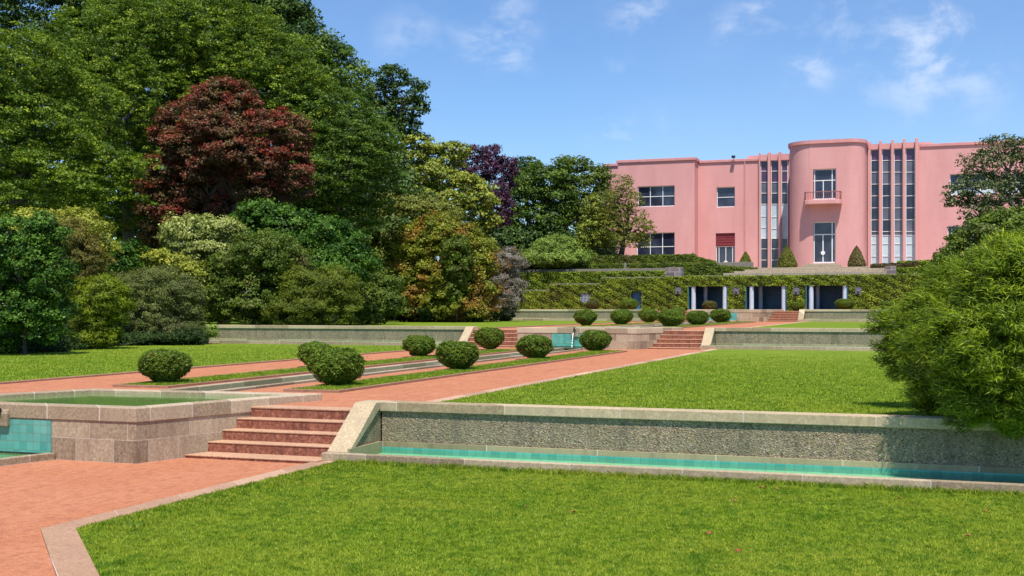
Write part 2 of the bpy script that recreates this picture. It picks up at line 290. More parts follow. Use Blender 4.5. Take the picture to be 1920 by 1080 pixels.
# ------------------------------------------------------------------ foliage
def unit(v): return v / (np.linalg.norm(v, axis=-1, keepdims=True) + 1e-9)
def leafmesh(P, Nn, Ax, Ln, Wd):
    A = unit(Ax - Nn * np.sum(Ax * Nn, axis=1, keepdims=True)); B = np.cross(Nn, A)
    a = A * (Ln[:, None] * .5); b = B * (Wd[:, None] * .5)
    V = np.stack([P - a, P + b - a * .1, P + a, P - b - a * .1], axis=1).reshape(-1, 3); F_ = np.arange(len(P) * 4).reshape(-1, 4); return V, F_
def foliage(lobes, leaf, cover=2.2, rc=.6, flat=.6, asp=.55, out=.5, up=.6, rnd=.7, fill=.22, align=0., lean=(0, 0, 0), top=0., zmin=None, rough=.16, wr=1.0, seed=None, hang=0.):
    r = np.random.default_rng(seed if seed is not None else int(rng.integers(1e9))); Ps = []; Ns = []; As = []; Vs = []
    lb = [(np.array(c), np.array(s)) for c, s in lobes]
    ph = r.uniform(0, 6, (4, 3))
    for li, (c, s) in enumerate(lb):
        a_, b_, c_ = s; area = 4 * math.pi * ((((a_ * b_) ** 1.6 + (a_ * c_) ** 1.6 + (b_ * c_) ** 1.6) / 3) ** (1 / 1.6))
        nc = max(6, int(area / (rc * rc) * 1.15)); d = unit(r.normal(size=(nc, 3))); d[:, 2] += .12; d = unit(d)
        rad = 1 + rough * (np.sin(d @ ph[0] * 1.3 + ph[1, 0]) + np.sin(d @ ph[2] * 2.1 + ph[3, 1])) * .6 + r.normal(0, .05, nc)
        rad = rad * np.where(r.random(nc) < .07, r.uniform(1.06, 1.2, nc), 1); rad = np.where(r.random(nc) < fill, r.uniform(.3, .8, nc), rad); cc = c + d * s * rad[:, None]
        keep = np.ones(nc, bool)
        for lj, (c2, s2) in enumerate(lb):
            if lj != li: keep &= np.sum(((cc - c2) / s2) ** 2, axis=1) > .55
        if zmin is not None: keep &= cc[:, 2] > zmin
        # thinner on the far side
        vd = unit(cc[:, :2]); fac = np.sum(d[:, :2] * vd, axis=1); keep &= ~((fac > .45) & (r.random(nc) < .6))
        cc = cc[keep]; d = d[keep]; n = len(cc)
        if n == 0: continue
        per = max(3, int(cover * rc * rc * 1.6 / (leaf * leaf * asp * .6) / 1.0)); rcl = rc * r.uniform(.65, 1.35, n) * wr
        q = r.normal(size=(n, per, 3)); q = q / (np.linalg.norm(q, axis=2, keepdims=True) + 1e-9) * (r.random((n, per, 1)) ** .45); q[:, :, 2] *= flat
        q[:, :, 2] = np.where(q[:, :, 2] < 0, q[:, :, 2] * .6, q[:, :, 2])
        if hang: q[:, :, 2] -= hang * (q[:, :, 0] ** 2 + q[:, :, 1] ** 2)
        P = cc[:, None, :] + q * rcl[:, None, None]; D = np.broadcast_to(d[:, None, :], P.shape)
        nn = unit(D * out + q * .5 + np.array([0, 0, up]) + r.normal(size=P.shape) * rnd)
        ax = r.normal(size=P.shape) * (1 - align) + (D * .8 + unit(q) * .6 + np.array(lean)) * align
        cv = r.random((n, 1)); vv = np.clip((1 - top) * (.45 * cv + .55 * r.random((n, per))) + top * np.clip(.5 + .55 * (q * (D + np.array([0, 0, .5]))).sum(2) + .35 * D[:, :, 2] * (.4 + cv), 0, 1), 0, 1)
        Ps.append(P.reshape(-1, 3)); Ns.append(nn.reshape(-1, 3)); As.append(ax.reshape(-1, 3)); Vs.append(vv.ravel())
    P = np.concatenate(Ps); Nn = np.concatenate(Ns); A = np.concatenate(As); V = np.concatenate(Vs)
    if zmin is not None: k = P[:, 2] > zmin; P, Nn, A, V = P[k], Nn[k], A[k], V[k]
    Ln = leaf * r.uniform(.6, 1.3, len(P)); vv, ff = leafmesh(P, Nn, A, Ln, Ln * asp * 1.2); return vv, ff, V
def lobe(px, py, rx, ry, t, dd=0., dr=1.0):
    c = dep(px, py, t + dd); k = (t + dd) / F; return (c, (rx * k, rx * k * dr, ry * k))
def limbs(mb, root, targets, r0, seed, fork=None, wig=.12, n=7):
    rr = random.Random(seed); root = Vector(root); cz = Vector(fork) if fork is not None else root + (sum((Vector(t) for t in targets), Vector()) / len(targets) - root) * .4
    def path(a, b, ra, rb, seg, w):
        pts = [a + (b - a) * (i / seg) + (Vector((rr.uniform(-1, 1), rr.uniform(-1, 1), rr.uniform(-.6, 1))) * w * (b - a).length if 0 < i < seg else Vector()) for i in range(seg + 1)]
        for i in range(seg): mb.tube(pts[i], pts[i + 1], ra + (rb - ra) * i / seg, ra + (rb - ra) * (i + 1) / seg, n)
        return pts
    path(root, cz, r0, r0 * .72, 4, .03)
    for tg in targets:
        tg = Vector(tg); pts = path(cz, tg, r0 * .5, r0 * .1, 5, wig)
        for k in (2, 3, 4):
            for _ in range(2):
                e = pts[k] + Vector((rr.uniform(-1, 1), rr.uniform(-1, 1), rr.uniform(-.1, 1))) * (tg - cz).length * .28
                path(pts[k], e, r0 * .16, r0 * .04, 3, .1)
def plant(name, label, cat, lobes, mat, base_pt, trunk=.2, nt=5, group=None, trunkname='trunk', crown='crown', bark='bark', **kw):
    o = thing(name, label, cat, base_pt, group)
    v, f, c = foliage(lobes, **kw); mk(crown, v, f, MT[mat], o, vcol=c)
    mb = MB(); tg = [l[0] for l in sorted(lobes, key=lambda l: -l[0][2])[:nt]]
    lowest = min(l[0][2] - l[1][2] for l in lobes); fz = max(base_pt[2] + .3, lowest + .15 * (max(l[0][2] for l in lobes) - lowest))
    cx = np.mean([l[0][0] for l in lobes]); cyy = np.mean([l[0][1] for l in lobes])
    limbs(mb, base_pt, tg, trunk, hash(label) % 1000 if False else len(label) * 7, fork=((cx + base_pt[0]) / 2, (cyy + base_pt[1]) / 2, fz)); mb.build(trunkname, bark, o, smooth=True)
    return o
def blades(x0, x1, y0, y1, z, n, w, h, name='grass', falloff=None, clip=None):
    k = int(n); x = rng.uniform(x0, x1, k); y = rng.uniform(y0, y1, k)
    if falloff:
        d = np.hypot(x, y); keep = rng.random(k) < np.clip((falloff[1] - d) / (falloff[1] - falloff[0]), 0, 1); x, y = x[keep], y[keep]
    if clip is not None: keep = clip(x, y); x, y = x[keep], y[keep]
    k = len(x); a = rng.uniform(0, 6.283, k); tuft = .5 + .5 * np.sin(x * 9 + np.sin(y * 7) * 2) * np.sin(y * 8 + np.sin(x * 5)); hh = h * rng.uniform(.45, 1.15, k) * (.75 + .5 * tuft); ww = w * rng.uniform(.6, 1.3, k)
    l = rng.normal(0, .5, (k, 2)) * hh[:, None]; P = np.stack([x, y, np.full(k, z)], 1); side = np.stack([np.cos(a), np.sin(a), np.zeros(k)], 1) * ww[:, None] * .5
    mid = P + np.stack([l[:, 0] * .4, l[:, 1] * .4, hh * .6], 1); top = P + np.stack([l[:, 0], l[:, 1], hh], 1)
    V = np.stack([P - side, P + side, mid + side * .8, top, mid - side * .8], 1).reshape(-1, 3); F5 = np.arange(k * 5).reshape(-1, 5)
    return V, F5, np.clip(rng.normal(.45, .22, k), 0, 1)
def join_blades(name, parts):
    vs = []; fs = []; cs = []; n = 0
    for V, F5, c in parts: vs.append(V); fs.append(F5 + n); cs.append(c); n += len(V)
    return mk(name, np.concatenate(vs), np.concatenate(fs), MT['grass'], kind='stuff', label='short mown grass blades of the lawns', cat='grass', vcol=np.concatenate(cs))
# ------------------------------------------------------------------ levels
Z1, Z2, Z3, Z4, Z5 = .76, 1.52, 2.28, 5.3, 6.0
T1, T2, T3 = 0.0, 33.0, 71.2          # y offsets of the three terrace fronts
FRONT = 18.35                         # coping front of the first retaining wall
XR1, XR2 = -8.55, -20.25              # path edges on the terraces
sheet('ground', rect(-1500, 1500, -300, 3000), -.02, 'soil')
sheet('path_lower', rect(-40, -7.0, -10, 18.3), 0.0, 'gravel')
KO = [(-9.42, 17.05), (-9.42, 10.75), (-2.0, 3.15)]; KI = [(-9.08, 17.05), (-9.08, 10.92), (-1.6, 3.25)]
def strip(a, b, z0, z1, mat, name='kerb', **kw):
    mb = MB()
    for i in range(len(a) - 1): mb.prism([a[i], a[i + 1], b[i + 1], b[i]], z0, z1)
    return mb.build(name, mat, kind='structure', bevel=.008, **kw)
strip(KO, KI, -.02, .035, 'kerb')
LAWN0 = [(-9.08, 17.05), (-9.08, 10.92), (-1.6, 3.25), (14, 3.25), (14, 17.05)]
sheet('lawn_lower', LAWN0, .02, 'turf')
levels = [(Z1, T1, T2, 'first'), (Z2, T2, T3, 'second')]
for z, ta, tb, nm in levels:
    ya, yb = FRONT + ta, FRONT + tb
    # terrace body, top is the path level
    MB().box(-90, 60, ya + .30, yb + .35, -.3, z - .06).build('terrain', 'soil', kind='structure')
    sheet('path_%s_terrace' % nm, rect(XR2 + .1, XR1 - .1, ya - .15, yb + .2), z, 'gravel')
    sheet('lawn_%s_terrace' % nm, rect(XR1, 60, ya + .3, yb + .2), z + .012, 'turf')
    sheet('lawn_%s_terrace' % nm, rect(-90, XR2, ya + .3, yb + .2), z + .012, 'turf')
    strip([(XR1 - .3, ya + .36), (XR1 - .3, yb - 1.3)], [(XR1, ya + .36), (XR1, yb - 1.3)], z - .1, z + .02, 'kerb')
    strip([(XR2, ya + .36), (XR2, yb - 1.3)], [(XR2 + .16, ya + .36), (XR2 + .16, yb - 1.3)], z - .1, z + .045, 'thinkerb')
MB().box(-90, 60, FRONT + T3 + .30, 98.6, -.3, Z3 - .03).build('terrain', 'soil', kind='structure')
sheet('path_upper_terrace', rect(-60, 40, FRONT + T3 + .28, 98.5), Z3, 'gravel')
IVY = 98.0
MB().box(-60, 60, IVY + 4.7, 105, Z3, Z4 - .02).build('terrain', 'soil', kind='structure')
MB().box(-70, 70, 104.9, 150, -.3, Z5 - .012).build('terrain', 'soil', kind='structure')
sheet('terrace_paving', rect(-34, 40, 104.9, 128), Z5, 'palestep')
# ------------------------------------------------------------------ strips of grass with kerbs and the central channel, per terrace
gp = []
def strips(z, y0, y1, xs, chan, nm):
    for (xa, xb) in xs:
        o = [(xa, y0), (xb, y0), (xb, y1), (xa, y1)]; i = inset(o, .09)
        MB().ring(o, i, z - .05, z + .055).build('kerb', 'thinkerb', kind='structure', bevel=.006); sheet('grass_strip', i, z + .02, 'turf')
        gp.append(blades(xa + .06, xb - .06, y0 + .05, y1 - .05, z + .02, (xb - xa) * (y1 - y0) * (1500 if nm == 'first' else 350), .012 if nm == 'first' else .03, .055 if nm == 'first' else .06))
    xa, xb, ya, yb = chan; mb = MB()
    mb.box(xa - .2, xa, ya, yb, z - .3, z + .07); mb.box(xb, xb + .16, ya, yb, z - .3, z + .05)
    return mb, chan
# ------------------------------------------------------------------ terrace fronts
def front(dy, dz, cx, xr, xl, words, left=True):
    w1, w2, w3 = words; Y = lambda v: v + dy; Zz = lambda v: v + dz
    def wall(x0, x1, sgn, side):
        # x0: inner end at the stairs, x1: outer end
        a, b = min(x0, x1), max(x0, x1)
        o = thing('retaining_wall', 'low pebbledash retaining wall with granite coping %s' % side, 'wall', ((a + b) / 2, Y(18.6), Zz(0)))
        MB().box(a + (.4 if sgn > 0 else 0), b - (.4 if sgn < 0 else 0), Y(18.40), Y(18.75), Zz(-.05), Zz(.74)).build('face', 'pebble', o)
        MB().box(a, b, Y(18.35), Y(18.70), Zz(.74), Zz(.90)).build('coping', 'coping', o, bevel=.012)
        MB().box(a + (.42 if sgn > 0 else 0), b - (.42 if sgn < 0 else 0), Y(18.375), Y(18.398), Zz(-.02), Zz(.225)).build('plinth', 'plinth', o, bevel=.006)
        # sloping parapet beside the stairs
        e0, e1 = (x0, x0 + .4 * sgn)
        MB().xprism([(Y(17.178), Zz(-.02)), (Y(17.178), Zz(.164)), (Y(17.33), Zz(.164)), (Y(18.24), Zz(.73)), (Y(18.42), Zz(.736)), (Y(18.42), Zz(-.02))], e0 + .03 * sgn, e1 - .03 * sgn).build('parapet', 'pebble', o)
        MB().xprism([(Y(17.18), Zz(.166)), (Y(18.18), Zz(.899)), (Y(18.345), Zz(.899)), (Y(18.345), Zz(.80)), (Y(17.32), Zz(.166))], e0, e1).build('sloping_coping', 'coping', o, bevel=.008)
        MB().box(e0 - .02 * sgn, x1, Y(17.03), Y(17.175), Zz(-.02), Zz(.165)).build('basin_kerb', 'coping_side', o, bevel=.012)
        MB().box(e1 - .028 * sgn, e1 + .012 * sgn, Y(17.18), Y(18.374), Zz(-.02), Zz(.225)).build('plinth', 'plinth', o)
        c = e1 + .013 * sgn; c0, c1 = min(c, x1), max(c, x1)
        mk('basin_floor', [(c0, Y(17.175), Zz(.03)), (c1, Y(17.175), Zz(.03)), (c1, Y(18.385), Zz(.03)), (c0, Y(18.385), Zz(.03))], [(0, 1, 2, 3)], MT['basin'], o)
        MB().box(c0, c1, Y(18.365), Y(18.374), Zz(.02), Zz(.135)).build('tile_band', 'tile', o)
        mk('water_basin_strip', [(c0, Y(17.175), Zz(.112)), (c1, Y(17.175), Zz(.112)), (c1, Y(18.372), Zz(.112)), (c0, Y(18.372), Zz(.112))], [(0, 1, 2, 3)], MT['water_clear'], kind='structure')
    wall(-9.3, xr, 1, w1); wall(-20.05, xl, -1, w2)
    # fountain block with raised pool
    A = [(cx - 2.65, Y(15.92)), (cx + 2.69, Y(15.92)), (cx + 3.91, Y(19.85)), (cx - 1.1, Y(19.6))]
    o = thing('fountain', 'granite fountain pool block with turquoise tile panel %s' % w3, 'fountain', (cx, Y(15.92), Zz(0)))
    MB().ring(inset(A, .02), inset(A, .34), Zz(-.05), Zz(.66)).build('wall', 'fount', o)
    MB().ring(A, inset(A, .36), Zz(.66), Zz(.895)).build('coping', 'fountcop', o, bevel=.014)
    I = inset(A, .35); mk('water_pool', [(x, y, Zz(.835)) for x, y in I], [(0, 1, 2, 3)], MT['water_green'], kind='structure')
    MB().box(cx - 1.05, cx + 1.0, Y(15.925), Y(15.945), Zz(.10), Zz(.64)).build('tile_panel', 'tile', o)
    sp = MB().box(cx - .16, cx + .16, Y(15.86), Y(15.93), Zz(.52), Zz(.80)); sp.build('spout_plate', 'fount', o, bevel=.01)
    s2 = MB().tube((cx, Y(15.86), Zz(.8)), (cx, Y(15.74), Zz(.74)), .05, .035, 10).tube((cx, Y(15.74), Zz(.74)), (cx, Y(15.68), Zz(.68)), .035, .03, 10).tube((cx, Y(15.8), Zz(.8)), (cx, Y(15.76), Zz(.93)), .045, .02, 8)
    s2.build('spout', 'black', o, smooth=True)
    jet = MB(); pts = [(cx, Y(15.68 - .03 * k), Zz(.68 - .012 * k - .0085 * k * k)) for k in range(9)]
    for k in range(8): jet.tube(pts[k], pts[k + 1], .022, .024, 7)
    jet.build('water_jet', 'white', o, smooth=True)
    # mouth of the channel at the foot
    K = MB()
    K.prism([(cx + 1.1, Y(15.92)), (cx + .82, Y(14.8)), (cx + .66, Y(14.8)), (cx + .94, Y(15.92))], Zz(-.2), Zz(.115)); K.build('basin_kerb', 'coping_side', o, bevel=.01); K = MB()
    K.prism([(cx - 1.1, Y(15.92)), (cx - .82, Y(14.8)), (cx - .66, Y(14.8)), (cx - .94, Y(15.92))], Zz(-.2), Zz(.115)); K.build('basin_kerb', 'coping_side', o, bevel=.01)
    mk('water_channel_mouth', [(cx - .95, Y(15.915), Zz(.07)), (cx + .95, Y(15.915), Zz(.07)), (cx + .67, Y(14.7), Zz(.07)), (cx - .67, Y(14.7), Zz(.07))], [(0, 3, 2, 1)], MT['water_green'], kind='structure')
    # stairs on both sides
    def lx(y): return cx + 2.69 + (y - 15.92) * (1.22 / 3.93)
    def rx(y): return cx - 2.65 + (y - 15.92) * (1.55 / 3.68)
    ys = [16.85, 17.3, 17.6, 17.9, 18.2]; zs = [.06, .235, .41, .585, .76]
    for side in (1, -1):
        if side < 0 and not left: continue
        st = thing('staircase', 'short flight of red stone garden steps %s' % (('between %s' % w3 if 0 else 'right of the fountain %s' % w3) if side > 0 else 'left of the fountain %s' % w3), 'stairs', (cx + side * 4, Y(17), Zz(0)), 'garden steps')
        for k in range(5):
            ya = ys[k]; yb = ys[k + 1] + .02 if k < 4 else 18.62; e = -9.29 if side > 0 else -20.06
            # riser block and a worn tread slab on it
            if side > 0: P = [(lx(ya) - .01, Y(ya)), (e, Y(ya)), (e, Y(yb)), (lx(yb) - .01, Y(yb))]
            else: P = [(rx(ya) + .01, Y(ya)), (e, Y(ya)), (e, Y(yb)), (rx(yb) + .01, Y(yb))]
            s = MB().prism(P, Zz(-.05), Zz(zs[k] - .028)).build('step', 'step', st)
            Q = [(p[0], p[1] - (.012 if i < 2 else 0)) for i, p in enumerate(P)]
            MB().prism(Q, Zz(zs[k] - .028), Zz(zs[k] + (.004 if k == 4 else 0))).build('tread', 'tread', s, bevel=.01)
CX1, CX2, CX3 = -14.75, xat(1078, 48.9), xat(1356, 15.92 + T3)
front(T1, 0, CX1, 14, -36, ('with a turquoise basin along the front lawn', 'hidden beyond the near pool', 'nearest at the left'))
front(T2, Z1, CX2, 40, -38.2, ('crossing the middle lawn at the right', 'behind the left lawn, under the shrubs', 'in the middle distance'))
front(T3, Z2, CX3, 40, -46, ('at the far right lawn edge', 'below the ivy, left of the path', 'farthest, below the ivy loggia'))
# central channel of each level
def channel(z, y0, y1, xa, xb, nm, first=True):
    mb = MB().box(xa - .22, xa, y0, y1, z - .25, z + .085).box(xb, xb + .16, y0, y1, z - .25, z + .05)
    o = thing('water_channel', 'narrow stone water channel running down the middle of the %s path' % nm, 'water channel', ((xa + xb) / 2, y0, z)); mb.build('channel_kerb', 'coping_side', o, bevel=.01)
    mk('water_channel_surface', [(xa, y0, z - .07), (xb, y0, z - .07), (xb, y1, z - .07), (xa, y1, z - .07)], [(0, 1, 2, 3)], MT['water_green'], kind='structure')
    for k in range(1, 4):
        yy = y0 + (y1 - y0) * k / 4; MB().box(xa + .003, xb - .003, yy, yy + .22, z - .12, z + .02).build('weir', 'greystone', o, bevel=.01)
# the channels cut through the path: lay the path as separate sheets either side of them
for nm in ('path_first_terrace', 'path_second_terrace'):
    bpy.data.objects.remove(bpy.data.objects[nm])
def path3(nm, z, ya, yb, xa, xb, ys_, ye):
    MB().add([(XR2 + .1, ya, z), (xa - .1, ya, z), (xa - .1, yb, z), (XR2 + .1, yb, z), (xb + .1, ya, z), (XR1 - .1, ya, z), (XR1 - .1, yb, z), (xb + .1, yb, z), (xa - .1, ya, z), (xb + .1, ya, z), (xb + .1, ys_, z), (xa - .1, ys_, z)], [(0, 1, 2, 3), (4, 5, 6, 7), (8, 9, 10, 11)]).build(nm, 'gravel', kind='structure')
# terrain top under the path must leave room for the channel: it sits .06 lower, water is at -.07
path3('path_first_terrace', Z1, FRONT + .28, FRONT + T2 + .2, -14.72, -13.88, 19.6, 0)
path3('path_second_terrace', Z2, FRONT + T2 + .28, FRONT + T3 + .2, CX3 - .42 + .1, CX3 + .42 + .1, T2 + 19.6, 0)
for o in list(bpy.data.objects):
    if o.name.startswith('terrain') and o.data and max(v.co.z for v in o.data.vertices) < 1.6:
        for v in o.data.vertices:
            if v.co.z > 0: v.co.z -= .09
channel(Z1, 19.9, 14.78 + T2, -14.62, -13.98, 'nearer')
channel(Z2, 19.9 + T2, 14.78 + T3, CX3 - .32, CX3 + .32, 'farther')
channel(0.0, 2, 14.78, -15.4, -14.1, 'lowest') if False else None
for xs in ((-12.8, -11.5), (-17.1, -15.65)):
    strips(Z1, 21.75, 46.1, [xs], (0, 0, 0, 0), 'first')
for xs in ((CX3 + 1.55, CX3 + 2.9), (CX3 - 3.0, CX3 - 1.6)):
    strips(Z2, 21.75 + T2, 83.5, [xs], (0, 0, 0, 0), 'second')
# ------------------------------------------------------------------ grass
def inlawn(x, y): return ((y > 10.92) | (x > -9.08 + (10.92 - y) * .98)) & (x < .12 * y + 2.5)
gp.append(blades(-9.1, 4.5, 7.5, 17.03, .02, 700000, .0062, .028, clip=inlawn))
gp.append(blades(-9.06, -8.4, 10.95, 17.0, .02, 9000, .008, .05)); gp.append(blades(-9, 3, 16.85, 17.03, .02, 9000, .008, .085))
gp.append(blades(XR1 + .01, 7, 18.72, 46, Z1 + .012, 460000, .013, .036, falloff=(16, 46), clip=lambda x, y: x < .12 * y + 3.5))
gp.append(blades(-36, XR2 - .01, 20, 50, Z1 + .012, 230000, .02, .035, falloff=(26, 58)))
join_blades('grass', gp)
# ------------------------------------------------------------------ topiary balls
MT['box'] = leafmat('box_leaves', [(.03, .06, .006), (.08, .135, .012), (.14, .21, .018), (.23, .30, .03)], .5, .25, tint=((.2, .1, .035), 1.7, .66, .76))
MT['cone'] = leafmat('golden_cypress_leaves', [(.06, .075, .012), (.13, .14, .02), (.24, .24, .03)], .6, .25); MT['conedry'] = leafmat('bronze_cypress_leaves', [(.06, .05, .015), (.13, .105, .035), (.22, .17, .06)], .6, .2)
MT['boxdry'] = leafmat('brownish_box_leaves', [(.05, .055, .012), (.12, .115, .03), (.2, .17, .05)], .6, .2)
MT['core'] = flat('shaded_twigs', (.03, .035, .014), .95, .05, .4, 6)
def ballmesh(seed, leaf, dens):
    r = np.random.default_rng(seed); n = dens; d = unit(r.normal(size=(n, 3))); d[:, 2] = np.abs(d[:, 2]) * np.where(r.random(n) < .3, -1, 1)
    ph = r.uniform(-3, 3, (6, 3)); bump_ = sum(np.sin(d @ ph[i] * (1.1 + i * .6) + i) for i in range(6)) * .028 + (np.sin(d[:, 0] * 17 + ph[0, 0]) * np.sin(d[:, 1] * 15 + ph[1, 1]) * np.sin(d[:, 2] * 16)) * .05
    rad = (.5 + bump_ * .6) * (1 - .32 * r.random(n) ** 2.2) + (r.random(n) < .05) * r.random(n) * .06
    sq = np.where(d[:, 2] < 0, .92, 1.0); P = d * rad[:, None] * np.array([1, 1, .88]); P *= (1 + .10 * (2 * np.abs(d[:, 2]) * np.sqrt(1 - np.minimum(1, d[:, 2] ** 2))) ** 2)[:, None]; P[:, 2] *= .93; P[:, :2] *= (1 - .5 * np.clip(-d[:, 2] - .15, 0, 1))[:, None]
    P[:, 2] += .44; P[:, 2] = np.maximum(P[:, 2], .03 + r.random(n) * .05)
    nn = unit(d * .7 + np.array([0, 0, .3]) + r.normal(size=d.shape) * .65); ax = d + r.normal(size=d.shape) * .8
    Ln = leaf * r.uniform(.6, 1.35, n); v, f = leafmesh(P, nn, ax, Ln, Ln * .55); cl = .5 + .5 * np.sin(d @ ph[2] * 4) * np.sin(d @ ph[3] * 3.3); return v, f, np.clip(.3 * cl + .7 * r.random(n), 0, 1)
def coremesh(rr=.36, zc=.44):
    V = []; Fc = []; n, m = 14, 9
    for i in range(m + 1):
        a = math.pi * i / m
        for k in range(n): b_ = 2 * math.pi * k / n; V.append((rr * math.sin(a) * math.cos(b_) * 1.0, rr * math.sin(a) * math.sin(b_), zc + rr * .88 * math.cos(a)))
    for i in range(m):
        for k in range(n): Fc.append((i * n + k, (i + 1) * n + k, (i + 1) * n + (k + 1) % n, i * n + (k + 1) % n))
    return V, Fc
def balls(seed, leaf, dens, mat):
    t_ = thing('topiary_ball', 'x', 'topiary', (0, 0, 0)); v, f, c = ballmesh(seed, leaf, dens); mk('foliage', v, f, MT[mat], t_, vcol=c)
    s = MB(); rr = random.Random(seed)
    for k in range(9): a = k * .7; s.tube((.05 * math.cos(a), .05 * math.sin(a), 0), (.3 * math.cos(a) * rr.uniform(.5, 1), .3 * math.sin(a) * rr.uniform(.5, 1), .4), .018, .008, 5)
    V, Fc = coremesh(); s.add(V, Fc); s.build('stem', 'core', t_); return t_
protos = [balls(11, .042, 26000, 'box'), balls(23, .042, 26000, 'box'), balls(37, .045, 24000, 'box')]
used = set(); bi = 0
BALLS = [  # (cx, base y, width, top y, label, level)
 (308, 722, 104, 656, 'round box topiary ball nearest the pool, first of the left row', Z1), (631, 727, 110, 653, 'largest round box bush with reddish twigs, first of the right row', Z1),
 (591, 690, 68, 643, 'round box bush half hidden behind the largest one', Z1), (858, 697, 87, 640, 'round box bush beside the path, second of the right row', Z1),
 (786, 672, 68, 630, 'round box bush third along the left row', Z1), (1003, 676, 69, 630, 'round box bush before the tile panel, third of the right row', Z1),
 (918, 658, 58, 615, 'round box bush before the left steps of the middle fountain', Z1), (1116, 662, 61, 620, 'round box bush just right of the bronze spout, last of the right row', Z1),
 (1098, 614, 46, 582, 'round box bush leftmost on the farther terrace', Z2), (1165, 612, 44, 581, 'round box bush second on the farther terrace left row', Z2), (1216, 607.5, 39, 580, 'round box bush third on the farther terrace left row', Z2),
 (1258, 616, 51, 582, 'broad round box bush before the second channel, nearest on the farther terrace', Z2), (1268, 605.5, 36, 579, 'round box bush mostly hidden behind the broad one', Z2), (1308, 613, 43, 584, 'round box bush left of the far tile panel', Z2), (1351, 608, 41, 581, 'round box bush in front of the far tile panel', Z2), (1394, 604.5, 33, 581, 'small round box bush nearest the far red steps', Z2)]
def putball(x, y, z, wdt, hgt, label, group, pi):
    p = protos[pi]
    if pi not in used: used.add(pi); o = p; kids = []
    else:
        o = p.copy(); C.objects.link(o)
        for ch in list(p.children): c = ch.copy(); C.objects.link(c); c.parent = o
    o.location = (x, y, z); o.scale = (wdt, wdt, hgt / .9); o.rotation_euler[2] = (x * 3.1 + y) % 6.28; o['label'] = label; o['group'] = group; return o
for i, (cx_, yb, w_, yt, lab, z) in enumerate(BALLS):
    x, y, zz = gnd(cx_, yb - 2, z); t_ = F * (H - z) / (yb - 2 - HY); putball(x, y, z, w_ * t_ / F * .93, (yb - yt) * t_ / F, lab, 'clipped box balls along the path', i % 3)
# ------------------------------------------------------------------ ivy wall, loggia
MT['ivy'] = leafmat('ivy_leaves', [(.055, .085, .008), (.14, .20, .016), (.24, .315, .024), (.37, .42, .04)], .45, .25, tint=((.17, .12, .04), .4, .6, .8))
MT['hedge'] = leafmat('hedge_leaves', [(.05, .075, .008), (.115, .16, .015), (.20, .25, .024)], .5, .25, tint=((.16, .12, .05), .35, .58, .76))
MT['hedgebrown'] = leafmat('bronze_hedge_leaves', [(.05, .04, .015), (.11, .08, .035), (.16, .14, .04)], .6, .2)
def skin(boxes, leaf, cover, holes=(), faces='fts', rough=.06, seed=1):
    """leaves over the front, top and sides of boxes (x0,x1,y0,y1,z0,z1)"""
    r = np.random.default_rng(seed); Ps = []; Ns = []
    for (x0, x1, y0, y1, z0, z1) in boxes:
        for nrm, ar in (((0, -1, 0), (x1 - x0) * (z1 - z0)), ((0, 0, 1), (x1 - x0) * (y1 - y0)), ((-1, 0, 0), (y1 - y0) * (z1 - z0)), ((1, 0, 0), (y1 - y0) * (z1 - z0))):
            n = int(ar * cover / (leaf * leaf * .4)); 
            if n < 1: continue
            P = np.stack([r.uniform(x0, x1, n), r.uniform(y0, y1, n), r.uniform(z0, z1, n)], 1)
            bu = rough * (np.sin(P[:, 0] * 3.1 + P[:, 2] * 4) * np.sin(P[:, 2] * 5 + P[:, 0] * 1.3) + np.sin(P[:, 0] * 9.1) * .5); dd = bu - r.random(n) ** 2 * .12 + rough
            if nrm[1]: P[:, 1] = y0 - dd
            elif nrm[2]: P[:, 2] = z1 + dd * .7
            elif nrm[0] < 0: P[:, 0] = x0 - dd
            else: P[:, 0] = x1 + dd
            k = np.ones(n, bool)
            for (hx0, hx1, hz0, hz1) in holes: k &= ~((P[:, 0] > hx0) & (P[:, 0] < hx1) & (P[:, 2] > hz0) & (P[:, 2] < hz1))
            P = P[k]; Ps.append(P); Ns.append(np.tile(np.array(nrm, float), (len(P), 1)))
    P = np.concatenate(Ps); Nn = np.concatenate(Ns); n = len(P); nn = unit(Nn * .8 + np.array([0, 0, .35]) + r.normal(size=(n, 3)) * .6); ax = r.normal(size=(n, 3)); Ln = leaf * r.uniform(.6, 1.3, n); v, f = leafmesh(P, nn, ax, Ln, Ln * .7)
    cl = .5 + .5 * np.sin(P[:, 0] * 2.3 + np.sin(P[:, 2] * 3)) * np.sin(P[:, 2] * 3.7 + P[:, 0]); return v, f, np.clip(.35 * cl + .65 * r.random(n), 0, 1)
yI = IVY
iz = lambda px, py: zat(px, py, yI); ix = lambda px: xat(px, yI)
iv = thing('ivy_clad_wall', 'tall garden wall covered in green ivy with three pillared openings and a doorway', 'wall', (ix(1300), yI, Z3))
op = [(1290, 1364.5), (1398, 1474.5), (1511, 1590)]; ztop = iz(1440, 536); zcap = iz(1440, 517.5); OP = [(ix(a), ix(b)) for a, b in op]
D0, D1 = ix(1183), ix(1203); dzt = iz(1190, 546.5); gx, gz, gr = ix(1096.5), iz(1096, 558), .46
mb = MB(); xs = [ix(1245)]
XEND = ix(1700) + 12
cuts = [(ix(1245), OP[0][0])] + [(OP[0][1], OP[1][0]), (OP[1][1], OP[2][0]), (OP[2][1], XEND)]
for a, b_ in cuts: mb.box(a, b_, yI, yI + .4, Z3 - .02, ztop)
mb.box(ix(1245), XEND, yI, yI + .4, ztop, zcap - .05)
